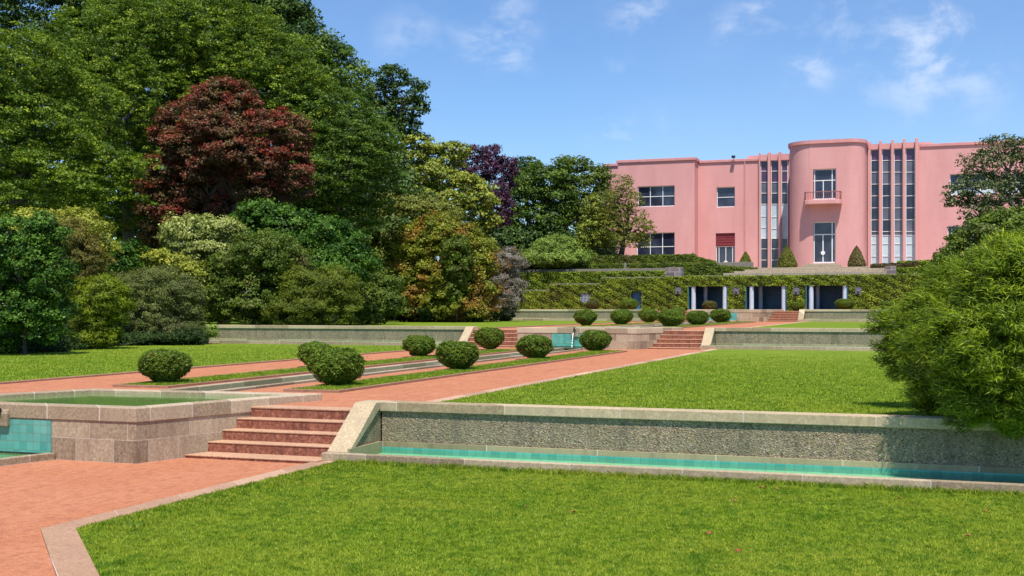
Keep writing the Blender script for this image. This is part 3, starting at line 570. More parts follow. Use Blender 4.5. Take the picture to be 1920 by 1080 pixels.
st = [(ix(940), ix(1030), iz(1000, 546)), (ix(1030), ix(1127), iz(1080, 534)), (ix(1127), ix(1245), iz(1190, 522))]
ring8 = []
# left stepped part with doorway and round window left open
a, b_, zt = st[0]; mb.box(a, b_, yI, yI + .4, Z3 - .02, zt - .05)
a, b_, zt = st[1]; mb.box(a, gx - gr, yI, yI + .4, Z3 - .02, zt - .05); mb.box(gx + gr, b_, yI, yI + .4, Z3 - .02, zt - .05); mb.box(gx - gr, gx + gr, yI, yI + .4, Z3 - .02, gz - gr); mb.box(gx - gr, gx + gr, yI, yI + .4, gz + gr, zt - .05)
for q in range(4):
    ang = [q * math.pi / 2 + k * math.pi / 2 / 6 for k in range(7)]; cxn, czn = (1 if q in (0, 3) else -1), (1 if q < 2 else -1)
    pts = [(gx + gr * math.cos(a_), gz + gr * math.sin(a_)) for a_ in ang] + [(gx + gr * cxn, gz + gr * czn)]
    n0 = len(pts); mb.add([(x, yI, z) for x, z in pts] + [(x, yI + .4, z) for x, z in pts], [tuple(range(n0)), tuple(range(n0, 2 * n0))[::-1]] + [(i, n0 + i, n0 + (i + 1) % n0, (i + 1) % n0) for i in range(n0)])
a, b_, zt = st[2]; mb.box(a, D0, yI, yI + .4, Z3 - .02, zt - .05); mb.box(D1, b_, yI, yI + .4, Z3 - .02, zt - .05); mb.box(D0, D1, yI, yI + .4, dzt, zt - .05)
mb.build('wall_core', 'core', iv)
boxes = [(a, b_, yI, yI + .4, Z3, zt) for a, b_, zt in st] + [(ix(1245), XEND, yI, yI + .4, Z3, zcap)]
holes = [(a, b_, Z3 - 1, ztop) for a, b_ in OP] + [(D0, D1, Z3 - 1, dzt), (gx - gr * .8, gx + gr * .8, gz - gr * .8, gz + gr * .8), (gx - gr * .95, gx + gr * .95, gz - gr * .45, gz + gr * .45), (gx - gr * .45, gx + gr * .45, gz - gr * .95, gz + gr * .95)]
PLQ = [(1272, 545.5), (1381, 545.5), (1493, 546), (1609.5, 545.5)]
holes += [(ix(p) - .26, ix(p) + .26, iz(p, q) - .28, iz(p, q) + .28) for p, q in PLQ]
v, f, c = skin(boxes, .125, 3.2, holes, seed=5); mk('ivy', v, f, MT['ivy'], iv, vcol=c)
for (a, b_, zt), k in zip(st, range(3)): MB().box(a + (0 if k else 0), b_ - .02, yI + .05, yI + .5, zt + .02, zt + .11).build('coping', 'greystone', iv, bevel=.02)
MB().box(ix(1245), XEND, yI + .25, yI + 1.0, zcap + .0, zcap + .09).build('coping', 'greystone', iv, bevel=.02)
# loggia interior
lg = MB(); LX0, LX1 = OP[0][0] - 1.2, OP[2][1] + 1.2
lg.box(LX0, LX1, yI + 4.2, yI + 4.4, Z3, ztop + .4).box(LX0 - .2, LX0, yI + .4, yI + 4.4, Z3, ztop + .4).box(LX1, LX1 + .2, yI + .4, yI + 4.4, Z3, ztop + .4); lg.build('loggia_wall', 'darkblue', iv)
MB().box(LX0 - .3, LX1 + .3, yI + .4, yI + 4.6, ztop + .4, ztop + .55).build('loggia_ceiling', 'darkblue', iv); MB().box(LX0 - .2, LX1 + .2, yI + .0, yI + 4.2, Z3 + .005, Z3 + .02).build('loggia_floor', 'darkblue', iv)
for a, b_ in OP:
    MB().box(a + .002, a + .07, yI - .06, yI + .41, Z3, ztop - .002).build('door_jamb', 'tealjamb', iv); MB().box(b_ - .05, b_ - .002, yI - .06, yI + .41, Z3, ztop - .002).build('door_jamb', 'tealjamb', iv)
def column(x, y, r):
    mb = MB()
    mb.tube((x, y, Z3), (x, y, Z3 + .1), r * 1.15, r * 1.1, 20).tube((x, y, Z3 + .1), (x, y, ztop - .003), r, r * .97, 20); mb.build('column', 'bluecol', iv, smooth=False)
for p in (1299.5, 1358.5, 1408.5, 1469.2, 1520.5, 1584): column(ix(p), yI + .2, .19)
for p in (1323, 1426, 1533): column(xat(p, yI + 2.3), yI + 2.3, .17)
for i, (p, q) in enumerate(PLQ):
    x, z = ix(p), iz(p, q); pq = MB().box(x - .25, x + .25, yI - .1, yI + .0, z - .27, z + .27).build('wall_plaque', 'blueplaque', iv, bevel=.015)
    MB().tube((x, yI - .1, z - .03), (x, yI - .2, z - .05), .10, .08, 14).build('spout_mask', 'greystone', pq); MB().tube((x, yI - .2, z - .05), (x, yI - .26, z - .06), .05, .05, 8).build('spout_hole', 'black', pq)
dw = MB().box(D0, D1, yI + .38, yI + .42, Z3, dzt).build('doorway', 'darkblue', iv)
g_ = MB()
for k in range(-3, 4): h_ = math.sqrt(max(0, gr * gr - (k * .13) ** 2)); g_.box(gx + k * .13 - .013, gx + k * .13 + .013, yI + .05, yI + .09, gz - h_, gz + h_); g_.box(gx - h_, gx + h_, yI + .045, yI + .085, gz + k * .13 - .013, gz + k * .13 + .013)
g_.build('window_grille', 'bluecol', iv); MB().box(gx - gr, gx + gr, yI + .42, yI + .44, gz - gr, gz + gr).build('window_pane', 'darkblue', iv)
# round bushes in front of the ivy
for k, (p, q, w_, yt, lab, mt) in enumerate([(1112, 583, 25, 562, 'dull brownish ball bush below the round grille window', 1), (1180, 583, 33, 560, 'bright green ball bush before the dark ivy doorway', 0), (1331, 583, 26, 564, 'brownish ball bush between the first pair of blue columns', 1), (1495, 584, 25, 565, 'small ball bush between the second and third openings', 0), (1584, 584, 34, 560, 'wide ball bush at the foot of the last column', 0), (1664, 584, 27, 564, 'ball bush far right against the ivy', 0)]):
    y = 93.6 + (.8 if k != 3 else 2.5); x = xat(p, y); t_ = tat(p, y); zt = H - (yt - HY) * t_ / F
    o = putball(x, y, Z3, w_ * t_ / F, zt - Z3, lab, 'ball bushes before the ivy wall', k % 3)
    if mt: [setattr(ch.material_slots[0], 'link', 'OBJECT') or setattr(ch.material_slots[0], 'material', MT['boxdry']) for ch in o.children if ch.name.startswith('foliage')]
# ------------------------------------------------------------------ upper hedges, low walls
def hedge(name, label, boxes, mat='hedge', leaf=.125, seed=3, cover=3.0, copz=None):
    b0 = boxes[0]; o = thing(name, label, 'hedge', ((b0[0] + b0[1]) / 2, b0[2], b0[4])); v, f, c = skin(boxes, leaf, cover, seed=seed); mk('foliage', v, f, MT[mat], o, vcol=c)
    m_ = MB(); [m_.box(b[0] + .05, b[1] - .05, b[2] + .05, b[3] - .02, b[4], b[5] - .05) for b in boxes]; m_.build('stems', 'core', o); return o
def slope_hedge(name, label, y0, y1, z0, prof, mat, seed, n=14):     # prof: (px, py) top profile
    bx = []
    for i in range(len(prof) - 1):
        (p0, q0), (p1, q1) = prof[i], prof[i + 1]; k = max(1, n if abs(q1 - q0) > 1 else 1)
        for j in range(k):
            a = p0 + (p1 - p0) * j / k; b = p0 + (p1 - p0) * (j + 1) / k; q = q0 + (q1 - q0) * (j + .5) / k; bx.append((xat(a, y0), xat(b, y0), y0, y1, z0, zat(a, q, y0)))
    return hedge(name, label, bx, mat, seed=seed)
slope_hedge('ivy_terrace_hedge', 'long ivy-green bank directly above the stepped ivy wall at left', 100.6, 101.4, 3.6, [(930, 512.5), (1247, 512)], 'ivy', 31)
MB().box(xat(930, 101.5), xat(1248, 101.5), 101.42, 101.9, 4.2, zat(1100, 504.5, 101.5)).build('garden_wall', 'greystone', label='thin grey stone wall top above the ivy bank at left', cat='wall', bevel=.02)
slope_hedge('clipped_hedge', 'low clipped green hedge left of the pale garden steps, browning at its end', 103.6, 104.4, 5.2, [(930, 498.5), (1340, 498), (1418, 503)], 'hedge', 32)
MB().box(xat(930, 104.6), xat(1412, 104.6), 104.45, 104.85, Z4, zat(1250, 493.2, 104.6)).build('garden_wall', 'greystone', label='narrow grey stone coping behind the low clipped hedge', cat='wall', bevel=.02)
slope_hedge('clipped_hedge', 'upper clipped hedge below the left wing windows, sloping down at right', 107.0, 108.2, 5.8, [(1053, 481.5), (1300, 481), (1338, 489.5)], 'hedge', 33)
slope_hedge('clipped_hedge', 'bright flat-topped hedge right of the pale garden steps', 104.5, 105.5, 5.4, [(1684, 490.5), (1800, 489.5)], 'ivy', 34)
slope_hedge('clipped_hedge', 'short brown-green hedge end beside the tall right windows', 103.0, 104.0, 5.3, [(1634, 496.5), (1690, 494), (1720, 490)], 'hedgebrown', 35)
slope_hedge('ivy_low_wall', 'low wall overgrown with ivy beside the stone block at right', 101.0, 101.6, Z4 - .4, [(1681, 502.5), (1800, 502.5)], 'ivy', 36)
slope_hedge('clipped_hedge', 'boxy olive hedge against the right wing of the house', 112.5, 114.5, Z5, [(1752, 474.5), (1795, 474.5)], 'hedgebrown', 37)
o = MB().box(xat(1247, 100), xat(1277, 100), 100.0, 101.2, 4.8, zat(1260, 501.5, 100)).build('stone_block', 'block', label='purplish stone block at the left end of the garden steps', cat='stone block', bevel=.03)
MB().box(xat(1659, 100.4), xat(1680, 100.4), 100.4, 101.4, 4.8, zat(1670, 498.5, 100.4)).build('stone_block', 'block', label='purplish stone block at the right end of the garden steps', cat='stone block', bevel=.03)
MB().box(xat(1170, 102.5), xat(1174, 102.5), 102.5, 102.75, 4.8, zat(1172, 493, 102.5)).build('post', 'greystone', label='short grey post standing on the wall above the ivy bank', cat='post', bevel=.01)
MT['santolina'] = leafmat('grey_green_leaves', [(.10, .13, .08), (.2, .24, .15), (.32, .36, .25)], .7, .2)
for p, w_, lab in ((1064, 20, 'grey-green cushion plant on the wall, left one'), (1163, 14, 'grey-green cushion plant beside the short post')):
    l = [lobe(p, 503.5, w_ / 2, 4.5, 108)]; plant('cushion_plant', lab, 'plant', l, 'santolina', (l[0][0][0], l[0][0][1], l[0][0][2] - .3), .04, 1, 'cushion plants', 'stem', 'foliage', leaf=.1, rc=.2, cover=2, seed=3)
# garden stairs to the house
gs = thing('garden_steps', 'wide flight of pale weathered stone steps leading up to the pink house', 'stairs', (xat(1500, 100), 99.3, 5.2))
for k in range(4):
    y = 99.4 + k * 1.5; z = 5.44 + k * .187; xa_ = xat(1356 + k * 20, y); xb_ = xat(1662, y)
    MB().box(xa_, xb_, y, 104.93, z - .4, z).build('step', 'palestep', gs, bevel=.02)
# ------------------------------------------------------------------ house
ho = thing('pink_house', 'large pink art deco villa with rounded central bay and tall strip windows', 'house', (xat(1540, 118), 118, Z5))
HZ = Z5 - .05
def holewall(mb, x0, x1, y, z0, z1, holes, th=.35):
    xs = sorted({x0, x1, *[h[0] for h in holes], *[h[1] for h in holes]}); zs = sorted({z0, z1, *[h[2] for h in holes], *[h[3] for h in holes]})
    def solid(i, j):
        xm, zm = (xs[i] + xs[i + 1]) / 2, (zs[j] + zs[j + 1]) / 2; return not any(h[0] < xm < h[1] and h[2] < zm < h[3] for h in holes)
    nx, nz_ = len(xs) - 1, len(zs) - 1
    for i in range(nx):
        for j in range(nz_):
            if not solid(i, j): continue
            a, b, c, d = xs[i], xs[i + 1], zs[j], zs[j + 1]; mb.add([(a, y, c), (b, y, c), (b, y, d), (a, y, d)], [(0, 1, 2, 3)])
            if i + 1 < nx and not solid(i + 1, j): mb.add([(b, y, c), (b, y + th, c), (b, y + th, d), (b, y, d)], [(0, 1, 2, 3)])
            if i > 0 and not solid(i - 1, j): mb.add([(a, y, c), (a, y, d), (a, y + th, d), (a, y + th, c)], [(0, 1, 2, 3)])
            if j + 1 < nz_ and not solid(i, j + 1): mb.add([(a, y, d), (b, y, d), (b, y + th, d), (a, y + th, d)], [(0, 1, 2, 3)])
            if j > 0 and not solid(i, j - 1): mb.add([(a, y, c), (a, y + th, c), (b, y + th, c), (b, y, c)], [(0, 1, 2, 3)])
def windowpart(nm, x0, x1, z0, z1, y, vx, hz, fw=.07, mats='glass', outer=True, mul=None):
    """recessed window: frame part with panes as sub-part; vx / hz absolute positions of bars"""
    fr = MB(); yb = y + .28
    if outer: fr.box(x0, x0 + fw, yb - .06, yb, z0, z1).box(x1 - fw, x1, yb - .06, yb, z0, z1).box(x0 + fw, x1 - fw, yb - .06, yb, z0, z0 + fw * 1.3).box(x0 + fw, x1 - fw, yb - .06, yb, z1 - fw, z1)
    for v_ in vx:
        v_, a, b = (v_, z0, z1) if not isinstance(v_, tuple) else v_; fr.box(v_ - fw / 2, v_ + fw / 2, yb - .055, yb - .004, a, b)
    for h_ in hz: fr.box(x0 + .002, x1 - .002, yb - .05, yb - .008, h_ - fw / 2, h_ + fw / 2)
    o = fr.build(nm, 'white', ho)
    if isinstance(mats, str): MB().box(x0, x1, yb, yb + .03, z0, z1).build('pane', mats, o)
    else:
        for (a, b, m_) in mats: MB().box(x0, x1, yb, yb + .03, a, b).build('pane', m_, o)
    return o
DEP = 138
# ---- left wing A, B, far-left return
YA, YB, YL, YT, YE = 123.5, 125.4, 129, 118.0, 123.6
XA = lambda p: xat(p, YA); XB = lambda p: xat(p, YB); ZA = lambda p, q: zat(p, q, YA); ZB = lambda p, q: zat(p, q, YB)
w = MB()
zA, zB = ZA(1230, 303), ZB(1365, 304)
wins = [(XA(1195.5), XA(1265), ZA(1230, 387.5), ZA(1230, 348.5)), (XA(1193.5), XA(1265), ZA(1230, 484), ZA(1230, 436))]
holewall(w, XA(1158.5), XA(1302.5), YA, HZ, zA, wins); w.add([(XA(1302.5), YA, HZ), (XA(1302.5), YB, HZ), (XA(1302.5), YB, zA), (XA(1302.5), YA, zA)], [(0, 1, 2, 3)])
w.add([(XA(1158.5), YA, HZ), (XA(1158.5), YL, HZ), (XA(1158.5), YL, zA), (XA(1158.5), YA, zA)], [(3, 2, 1, 0)])
w.box(XA(1158.5) + .02, XA(1302.5) - .02, YA + .5, DEP, HZ, zA - .05)
x0L = xat(1134, YL); zL = zat(1147, 312, YL); w.box(x0L, XA(1158.5) - .01, YL, DEP, HZ, zL)
wb = (XB(1343.5), XB(1378), ZB(1360, 388.5), ZB(1360, 350.5)); db = (XB(1342), XB(1378), HZ, ZB(1360, 437))
XBc = XB(1423)
holewall(w, XA(1302.5) + .003, XBc, YB, HZ, zB, [wb, db]); w.box(XA(1302.5) + .02, XBc - .02, YB + .5, DEP, HZ, zB - .05)
# ---- ladder bay C
zC = ZB(1440, 289.5); w.box(XBc + .01, XB(1479), YB + .45, DEP, HZ, zC); w.box(XB(1400), XBc + .005, YB + .6, DEP - 2, zB - .06, zC)
zCg = ZB(1450, 300.5); w.box(XBc + .01, XB(1479), YB, YB + .449, zCg, zC)
w.build('wing_wall', 'pink', ho); w = MB()
# ---- E bay, F/G wings
XE = lambda p: xat(p, YE); ZE = lambda p, q: zat(p, q, YE)
zE = ZE(1680, 268); zEg = ZE(1675, 278.5); zG = ZE(1760, 274.5)
w.box(XE(1618), XE(1721.5), YE + .45, DEP, HZ, zE); w.box(XE(1618), XE(1721.5), YE, YE + .449, zEg, zE); w.box(XE(1721.5) + .001, XE(1747), YE + .5, DEP - 3, zG - .1, zE + .02)
wg = [(XE(1781), XE(1867), ZE(1820, 365), ZE(1820, 325)), (XE(1878), XE(1955), ZE(1890, 365), ZE(1890, 325)), (XE(1777), XE(1850), ZE(1800, 474), ZE(1800, 423))]
XG1 = XE(1990); holewall(w, XE(1721.5) + .003, XG1, YE, HZ, zG, wg); w.box(XE(1721.5) + .02, XG1, YE + .5, DEP, HZ, zG - .05)
w.add([(XG1, YE, HZ), (XG1, YE + .5, HZ), (XG1, YE + .5, zG), (XG1, YE, zG)], [(0, 1, 2, 3)])
w.build('wing_wall', 'pink', ho)
# cornices
cp = MB(); e = .14; ch = .30
cp.box(XA(1158.5) - e, XA(1302.5) + e, YA - e, DEP, zA, zA + ch); cp.box(x0L - e, XA(1158.5) - e - .003, YL - e, DEP, zL, zL + ch); cp.box(XA(1302.5) + e + .002, XBc + .12, YB - e, YB + .595, zB, zB + ch - .02)
cp.box(XA(1302.5) + e + .002, XB(1400) - .003, YB + .596, DEP, zB, zB + ch - .02)
cp.build('cornice', 'pinkcap', ho, bevel=.03); cp = MB(); cp.box(XE(1725), XG1 + e, YE - e, YE + .49, zG, zG + ch); cp.box(XE(1747) + .003, XG1 + e, YE + .491, DEP, zG, zG + ch)
cp.build('cornice', 'pinkcap', ho, bevel=.03)
MB().tube((XB(1396.5), YB - .07, HZ), (XB(1396.5), YB - .07, zB - .002), .06, .06, 10).build('drainpipe', 'pinkcap', ho)
x_, z_ = XB(1376.5), zB + ch
fl = MB().tube((x_, YB - .1, z_ - .02), (x_, YB - .35, z_ + .12), .03, .03, 6).box(x_ - .18, x_ + .18, YB - .62, YB - .34, z_ + .05, z_ + .3); fl.build('floodlight', 'black', ho)
windowpart('window', *wins[0][:2], wins[0][2], wins[0][3], YA, [XA(1218.5), XA(1242)], [ZA(1230, 368)])
windowpart('window', *wins[1][:2], wins[1][2], wins[1][3], YA, [XA(1218.5), XA(1241.5)], [ZA(1230, 462.5)])
windowpart('window', wb[0], wb[1], wb[2], wb[3], YB, [], [ZB(1360, 369.5)])
zaw = ZB(1360, 461.5)
dd = windowpart('door', db[0], db[1], HZ, zaw, YB, [XB(1347.5), XB(1360.3), XB(1373)], [], mats='glass')
MB().tube((XB(1360.3), YB + .2, ZB(1360, 492)), (XB(1360.3), YB + .14, ZB(1360, 492)), .2, .2, 18).build('handle', 'white', dd)
sh = MB(); nsl = 10
for k in range(nsl): z0 = zaw + (db[3] - zaw) * k / nsl; sh.box(db[0], db[1], YB + .16 - (.03 if k % 2 else 0), YB + .24, z0, z0 + (db[3] - zaw) / nsl - .01)
sh.build('roller_shutter', 'redblind', ho)
def ladder(x0, x1, y, ztop_, rows, pxm, zf, mats):
    zb = HZ; lines = [zf(pxm, r) for r in rows]; edges = [ztop_] + lines + [zb]; ms = []
    for k in range(len(edges) - 1): ms.append((edges[k + 1], edges[k], mats[min(k, len(mats) - 1)]))
    windowpart('strip_window', x0, x1, zb, ztop_, y + .02, [], lines, .06, ms)
Cf = [(1423, 1425.5), (1440, 1445), (1460, 1464.5)]; Cs = [(1425.5, 1440), (1445, 1460), (1464.5, 1477)]
fins = []
for k, (a, b) in enumerate(Cf): MB().box(XB(a) + (.0 if k else .012), XB(b), YB - .32, YB + .448, HZ, ZB(1450, 285.5)).build('fin', 'pink', ho, bevel=.04)
for k, (a, b) in enumerate(Cs): ladder(XB(a) + .002, XB(b) - .002, YB, zCg - .002, [320.5, 341.5, 362, 382.5, 405.5 + k, 426.5 + 2 * k, 447, 466.5, 487.5], a, ZB, ['glass_purple', 'glass_purple', 'glass_grey' if k < 2 else 'glass', 'glass', 'glass_pale', 'glass_pale', 'glass_pale', 'glass', 'glass', 'glass'])
Ef = [(1627, 1632.5), (1648.5, 1653.5), (1671, 1676), (1693, 1698), (1716, 1721.5)]; Es = [(1632.5, 1648.5), (1653.5, 1671), (1676, 1693), (1698, 1716)]
for k, (a, b) in enumerate(Ef): MB().box(XE(a), XE(b) - (.004 if k < 4 else .006), YE - .42, YE + .448, HZ, ZE(1675, 263.5 - k * .6)).build('fin', 'pink', ho, bevel=.05)
emats = [['glass_purple', 'glass', 'glass_grey', 'glass', 'glass', 'glass', 'glass', 'glass', 'glass_pale', 'glass_pale', 'glass_pale'], ['glass_purple', 'glass_grey', 'glass_grey', 'glass', 'glass', 'glass_grey', 'glass', 'glass', 'glass_pale', 'glass_pale', 'glass_pale'],
         ['glass_purple', 'glass_grey', 'glass_grey', 'glass_grey', 'glass_grey', 'glass_grey', 'glass_grey', 'glass_grey', 'glass_pale', 'glass_pale', 'glass_pale'], ['glass_purple', 'glass_grey', 'glass_grey', 'glass', 'glass', 'glass', 'glass_grey', 'glass_grey', 'glass_pale', 'glass_pale', 'glass_pale']]
for k, (a, b) in enumerate(Es): ladder(XE(a) + .002, XE(b) - .002, YE, zEg - .002, [300.5, 322.5, 345, 367, 389.5, 412, 434, 441, 457, 480.5], a, ZE, emats[k])
zwh = lambda p, q: ZE(p, q)
windowpart('window', wg[0][0], wg[0][1], wg[0][2], wg[0][3], YE, [XE(1809), XE(1838)], [ZE(1820, 345)], mats=[(ZE(1820, 355), wg[0][3], 'glass'), (wg[0][2], ZE(1820, 355), 'glass_pale')])
windowpart('window', wg[1][0], wg[1][1], wg[1][2], wg[1][3], YE, [XE(1904), XE(1930)], [ZE(1820, 345)], mats=[(ZE(1820, 355), wg[1][3], 'glass'), (wg[1][2], ZE(1820, 355), 'glass_pale')])
windowpart('window', wg[2][0], wg[2][1], wg[2][2], wg[2][3], YE, [XE(1784.5), XE(1800), XE(1825)], [ZE(1800, 447)])
# ---- rounded central bay
XT = lambda p: xat(p, YT); ZT = lambda p, q: zat(p, q, YT)
def bayplan(off=0.):
    x1 = xat(1626.5, YE) - .02; r = 2.5; x0 = None
    x0 = XT(1486) - 0.0; pts = []; r1 = 1.6; xl = x0 - 1.6
    # left rounded corner, radius r ; right rounded corner radius r1
    xl = XT(1481) - .28
    pts.append((xl - off, YE + 2)); pts.append((xl - off, YT + r))
    for k in range(1, 13): a = math.pi + (math.pi / 2) * k / 12; pts.append((xl + r + (r + off) * math.cos(a), YT + r + (r + off) * math.sin(a)))
    for k in range(0, 11): a = -math.pi / 2 + (math.pi / 2) * k / 10; pts.append((x1 - r1 + (r1 + off) * math.cos(a), YT + r1 + (r1 + off) * math.sin(a)))
    pts.append((x1 + off, YE + 2)); return pts
bp = bayplan(); zT = ZT(1550, 268.5); tw = MB()
door = (XT(1518.5), XT(1567), ZT(1543, 493.5), ZT(1543, 415.5)); upw = (XT(1519.5), XT(1568), ZT(1543, 374), ZT(1543, 316.5))
fx0 = bp[13][0]; fx1 = bp[14][0]
holewall(tw, fx0, fx1, YT, HZ, zT, [door, upw])
segs = list(range(0, 13)) + list(range(14, len(bp) - 1))
for i in segs: (xa, ya), (xb, yb) = bp[i], bp[i + 1]; tw.add([(xa, ya, HZ), (xb, yb, HZ), (xb, yb, zT), (xa, ya, zT)], [(0, 1, 2, 3)])
tw.prism([(x, y + (.5 if abs(y - YT) < .4 else 0)) for x, y in bp], zT - .06, zT - .05)
o_ = tw.build('bay_wall', 'pink', ho)
MB().prism(bayplan(.16), zT, zT + .34).build('bay_cornice', 'pinkcap', ho)
MB().box(fx0 + .3, fx1 - .3, YT + .6, YT + .7, HZ, zT - .1).build('inner_wall', 'darkblue', ho)
ztr = ZT(1543, 439.5)
d_ = windowpart('door', *door, YT, [XT(1526), XT(1560), (XT(1542.8), door[2], ztr)], [ztr], .1)
MB().tube((XT(1542.8), YT + .2, ZT(1543, 474)), (XT(1542.8), YT + .14, ZT(1543, 474)), .2, .2, 20).build('handle', 'white', d_)
ztr = ZT(1543, 338); windowpart('window', *upw, YT, [XT(1527), XT(1560), (XT(1543.3), upw[2], ztr)], [ztr], .09)
ds = MB().box(XT(1513), XT(1572), YT - .9, YT - .02, HZ, ZT(1543, 494.5)).box(XT(1506), XT(1578), YT - 1.5, YT - .9 - .002, HZ, ZT(1543, 497.2)); ds.build('doorstep', 'palestep', ho, bevel=.02)
bx0, bx1, bz0, bz1 = XT(1505.5) + .15, XT(1580) - .05, ZT(1543, 384), ZT(1543, 376.5)
YBk = YT - 1.25
bp2 = [(bx0, YT), (bx0, YBk + .5), (bx0 + .15, YBk + .15), (bx0 + .5, YBk), (bx1 - .5, YBk), (bx1 - .15, YBk + .15), (bx1, YBk + .5), (bx1, YT)]
bal = MB().prism(bp2, bz0, bz1).build('balcony', 'pink', ho, bevel=.03)
rl = MB(); ii = inset(bp2[::-1] if sum(bp2[i][0] * bp2[(i + 1) % 8][1] - bp2[(i + 1) % 8][0] * bp2[i][1] for i in range(8)) < 0 else bp2, .08)
path = sorted([p for p in ii if p[1] < YT - .05], key=lambda p: p[0]); path = [(path[0][0], YT)] + path + [(path[-1][0], YT)]
zr = ZT(1543, 361.5)
for i in range(len(path) - 1):
    a, b = path[i], path[i + 1]; rl.tube((a[0], a[1], zr), (b[0], b[1], zr), .045, .045, 6); ln = math.dist(a, b); n = max(1, int(ln / .16))
    for k in range(n): q = k / n; rl.tube((a[0] + (b[0] - a[0]) * q, a[1] + (b[1] - a[1]) * q, bz1), (a[0] + (b[0] - a[0]) * q, a[1] + (b[1] - a[1]) * q, zr), .018, .018, 5)
rl.build('railing', 'iron', bal)
# cone topiaries
def cone(px, w_, yt, mat, label, Y=107.5):
    x = xat(px, Y); t_ = tat(px, Y); r0 = w_ / 2 * t_ / F; zt = zat(px, yt, Y); h_ = zt - Z5; o = thing('topiary_cone', label, 'topiary', (x, Y, Z5), 'pointed topiary before the house')
    r = np.random.default_rng(int(px)); n = 7000; u = r.random(n) ** .8; a = r.uniform(0, 6.283, n); rad = r0 * np.clip(1 - u ** 1.35, 0, 1) ** .78 * np.minimum(1.06, .82 + u * 1.6) * (1 - .25 * r.random(n) ** 2) * (1 + .04 * np.sin(a * 5 + u * 9))
    P = np.stack([x + rad * np.cos(a), Y + rad * np.sin(a), Z5 + u * h_], 1); d = np.stack([np.cos(a), np.sin(a), np.full(n, .5)], 1); nn = unit(unit(d) + r.normal(size=(n, 3)) * .5); Ln = .13 * r.uniform(.6, 1.3, n)
    v, f = leafmesh(P, nn, d + np.array([0, 0, 1.2]) + r.normal(size=(n, 3)) * .5, Ln, Ln * .5); mk('foliage', v, f, MT[mat], o, vcol=r.random(n)); mb = MB()
    for k in range(10): mb.tube((x, Y, Z5 + h_ * k / 10), (x, Y, Z5 + h_ * (k + 1) / 10), max(.02, .7 * r0 * (1 - (k / 10) ** 1.35) ** .78), max(.01, .7 * r0 * max(0, 1 - ((k + 1) / 10) ** 1.35) ** .78), 10)
    mb.build('stem', 'core', o)
cone(1398, 28, 472.5, 'cone', 'small pointed golden-green topiary left of the strip windows'); cone(1476, 38, 461.5, 'cone', 'tall pointed golden topiary beside the rounded bay, left of the door'); cone(1606, 34, 461.5, 'conedry', 'pointed bronze topiary right of the central door')
cone(1299, 15, 474.5, 'cone', 'tiny pointed topiary poking above the upper left hedge', 108.6)
# ------------------------------------------------------------------ woodland
G = lambda *c: list(c)
MT['plane'] = leafmat('plane_tree_leaves', G((.02, .048, .006), (.065, .12, .010), (.15, .22, .016), (.32, .39, .03)), .5, .3)
MT['woodgreen'] = leafmat('broadleaf_leaves', G((.016, .04, .007), (.05, .10, .012), (.10, .165, .018), (.19, .26, .028)), .45, .28)
MT['bluegreen'] = leafmat('dark_tree_leaves', G((.015, .038, .010), (.04, .085, .018), (.085, .145, .028), (.15, .21, .045)), .45, .25)
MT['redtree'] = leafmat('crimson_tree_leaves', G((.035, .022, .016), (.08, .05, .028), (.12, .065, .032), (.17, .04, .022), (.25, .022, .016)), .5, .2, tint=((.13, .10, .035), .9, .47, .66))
MT['purple'] = leafmat('purple_beech_leaves', G((.022, .010, .024), (.065, .024, .055), (.15, .055, .12)), .45, .2)
MT['magnolia'] = leafmat('magnolia_leaves', G((.05, .075, .01), (.14, .18, .018), (.27, .30, .035), (.46, .44, .10)), .35, .2, .5)
MT['olive'] = leafmat('olive_shrub_leaves', G((.07, .08, .018), (.17, .19, .03), (.30, .32, .05)), .55, .22)
MT['laurel'] = leafmat('laurel_leaves', G((.010, .035, .004), (.028, .075, .006), (.06, .135, .010), (.12, .215, .022)), .5, .15, .2)
MT['yellow'] = leafmat('yellow_green_leaves', G((.06, .08, .01), (.17, .2, .02), (.32, .34, .04), (.5, .46, .08)), .45, .25)
MT['paleyellow'] = leafmat('variegated_leaves', G((.06, .09, .015), (.17, .21, .04), (.34, .37, .10), (.55, .54, .22)), .45, .25); MT['gold'] = leafmat('golden_brown_leaves', G((.06, .055, .012), (.13, .115, .02), (.22, .19, .03)), .6, .25); MT['lime'] = leafmat('lime_shrub_leaves', G((.05, .075, .004), (.13, .18, .006), (.25, .31, .010)), .5, .3)
MT['sage'] = leafmat('sage_shrub_leaves', G((.05, .065, .018), (.11, .135, .032), (.20, .225, .06)), .6, .2, tint=((.13, .10, .06), .9, .58, .74)); MT['feather'] = leafmat('feathery_leaves', G((.045, .065, .006), (.11, .145, .010), (.20, .235, .016)), .55, .25)
MT['shade'] = leafmat('undergrowth_shade_leaves', G((.01, .022, .006), (.022, .045, .009), (.045, .08, .014)), .6, .15, .15); MT['dome'] = leafmat('green_dome_leaves', G((.035, .06, .008), (.09, .135, .013), (.16, .215, .022)), .45, .25, tint=((.12, .1, .03), .8, .58, .7))
MT['orange'] = leafmat('orange_tinted_leaves', G((.065, .09, .008), (.16, .185, .012), (.29, .29, .025)), .5, .25, tint=((.36, .16, .03), .5, .46, .64)); MT['grey'] = leafmat('grey_twig_leaves', G((.09, .08, .065), (.20, .175, .145), (.34, .30, .26)), .7, .15, tint=((.2, .11, .03), .7, .55, .65))
MT['rtree'] = leafmat('evergreen_oak_leaves', G((.02, .035, .012), (.05, .075, .025), (.10, .13, .045), (.2, .22, .09)), .4, .2, .5); MT['htree'] = leafmat('bronze_green_leaves', G((.06, .075, .010), (.15, .17, .018), (.27, .29, .035)), .5, .25, tint=((.22, .17, .05), .6, .6, .75))
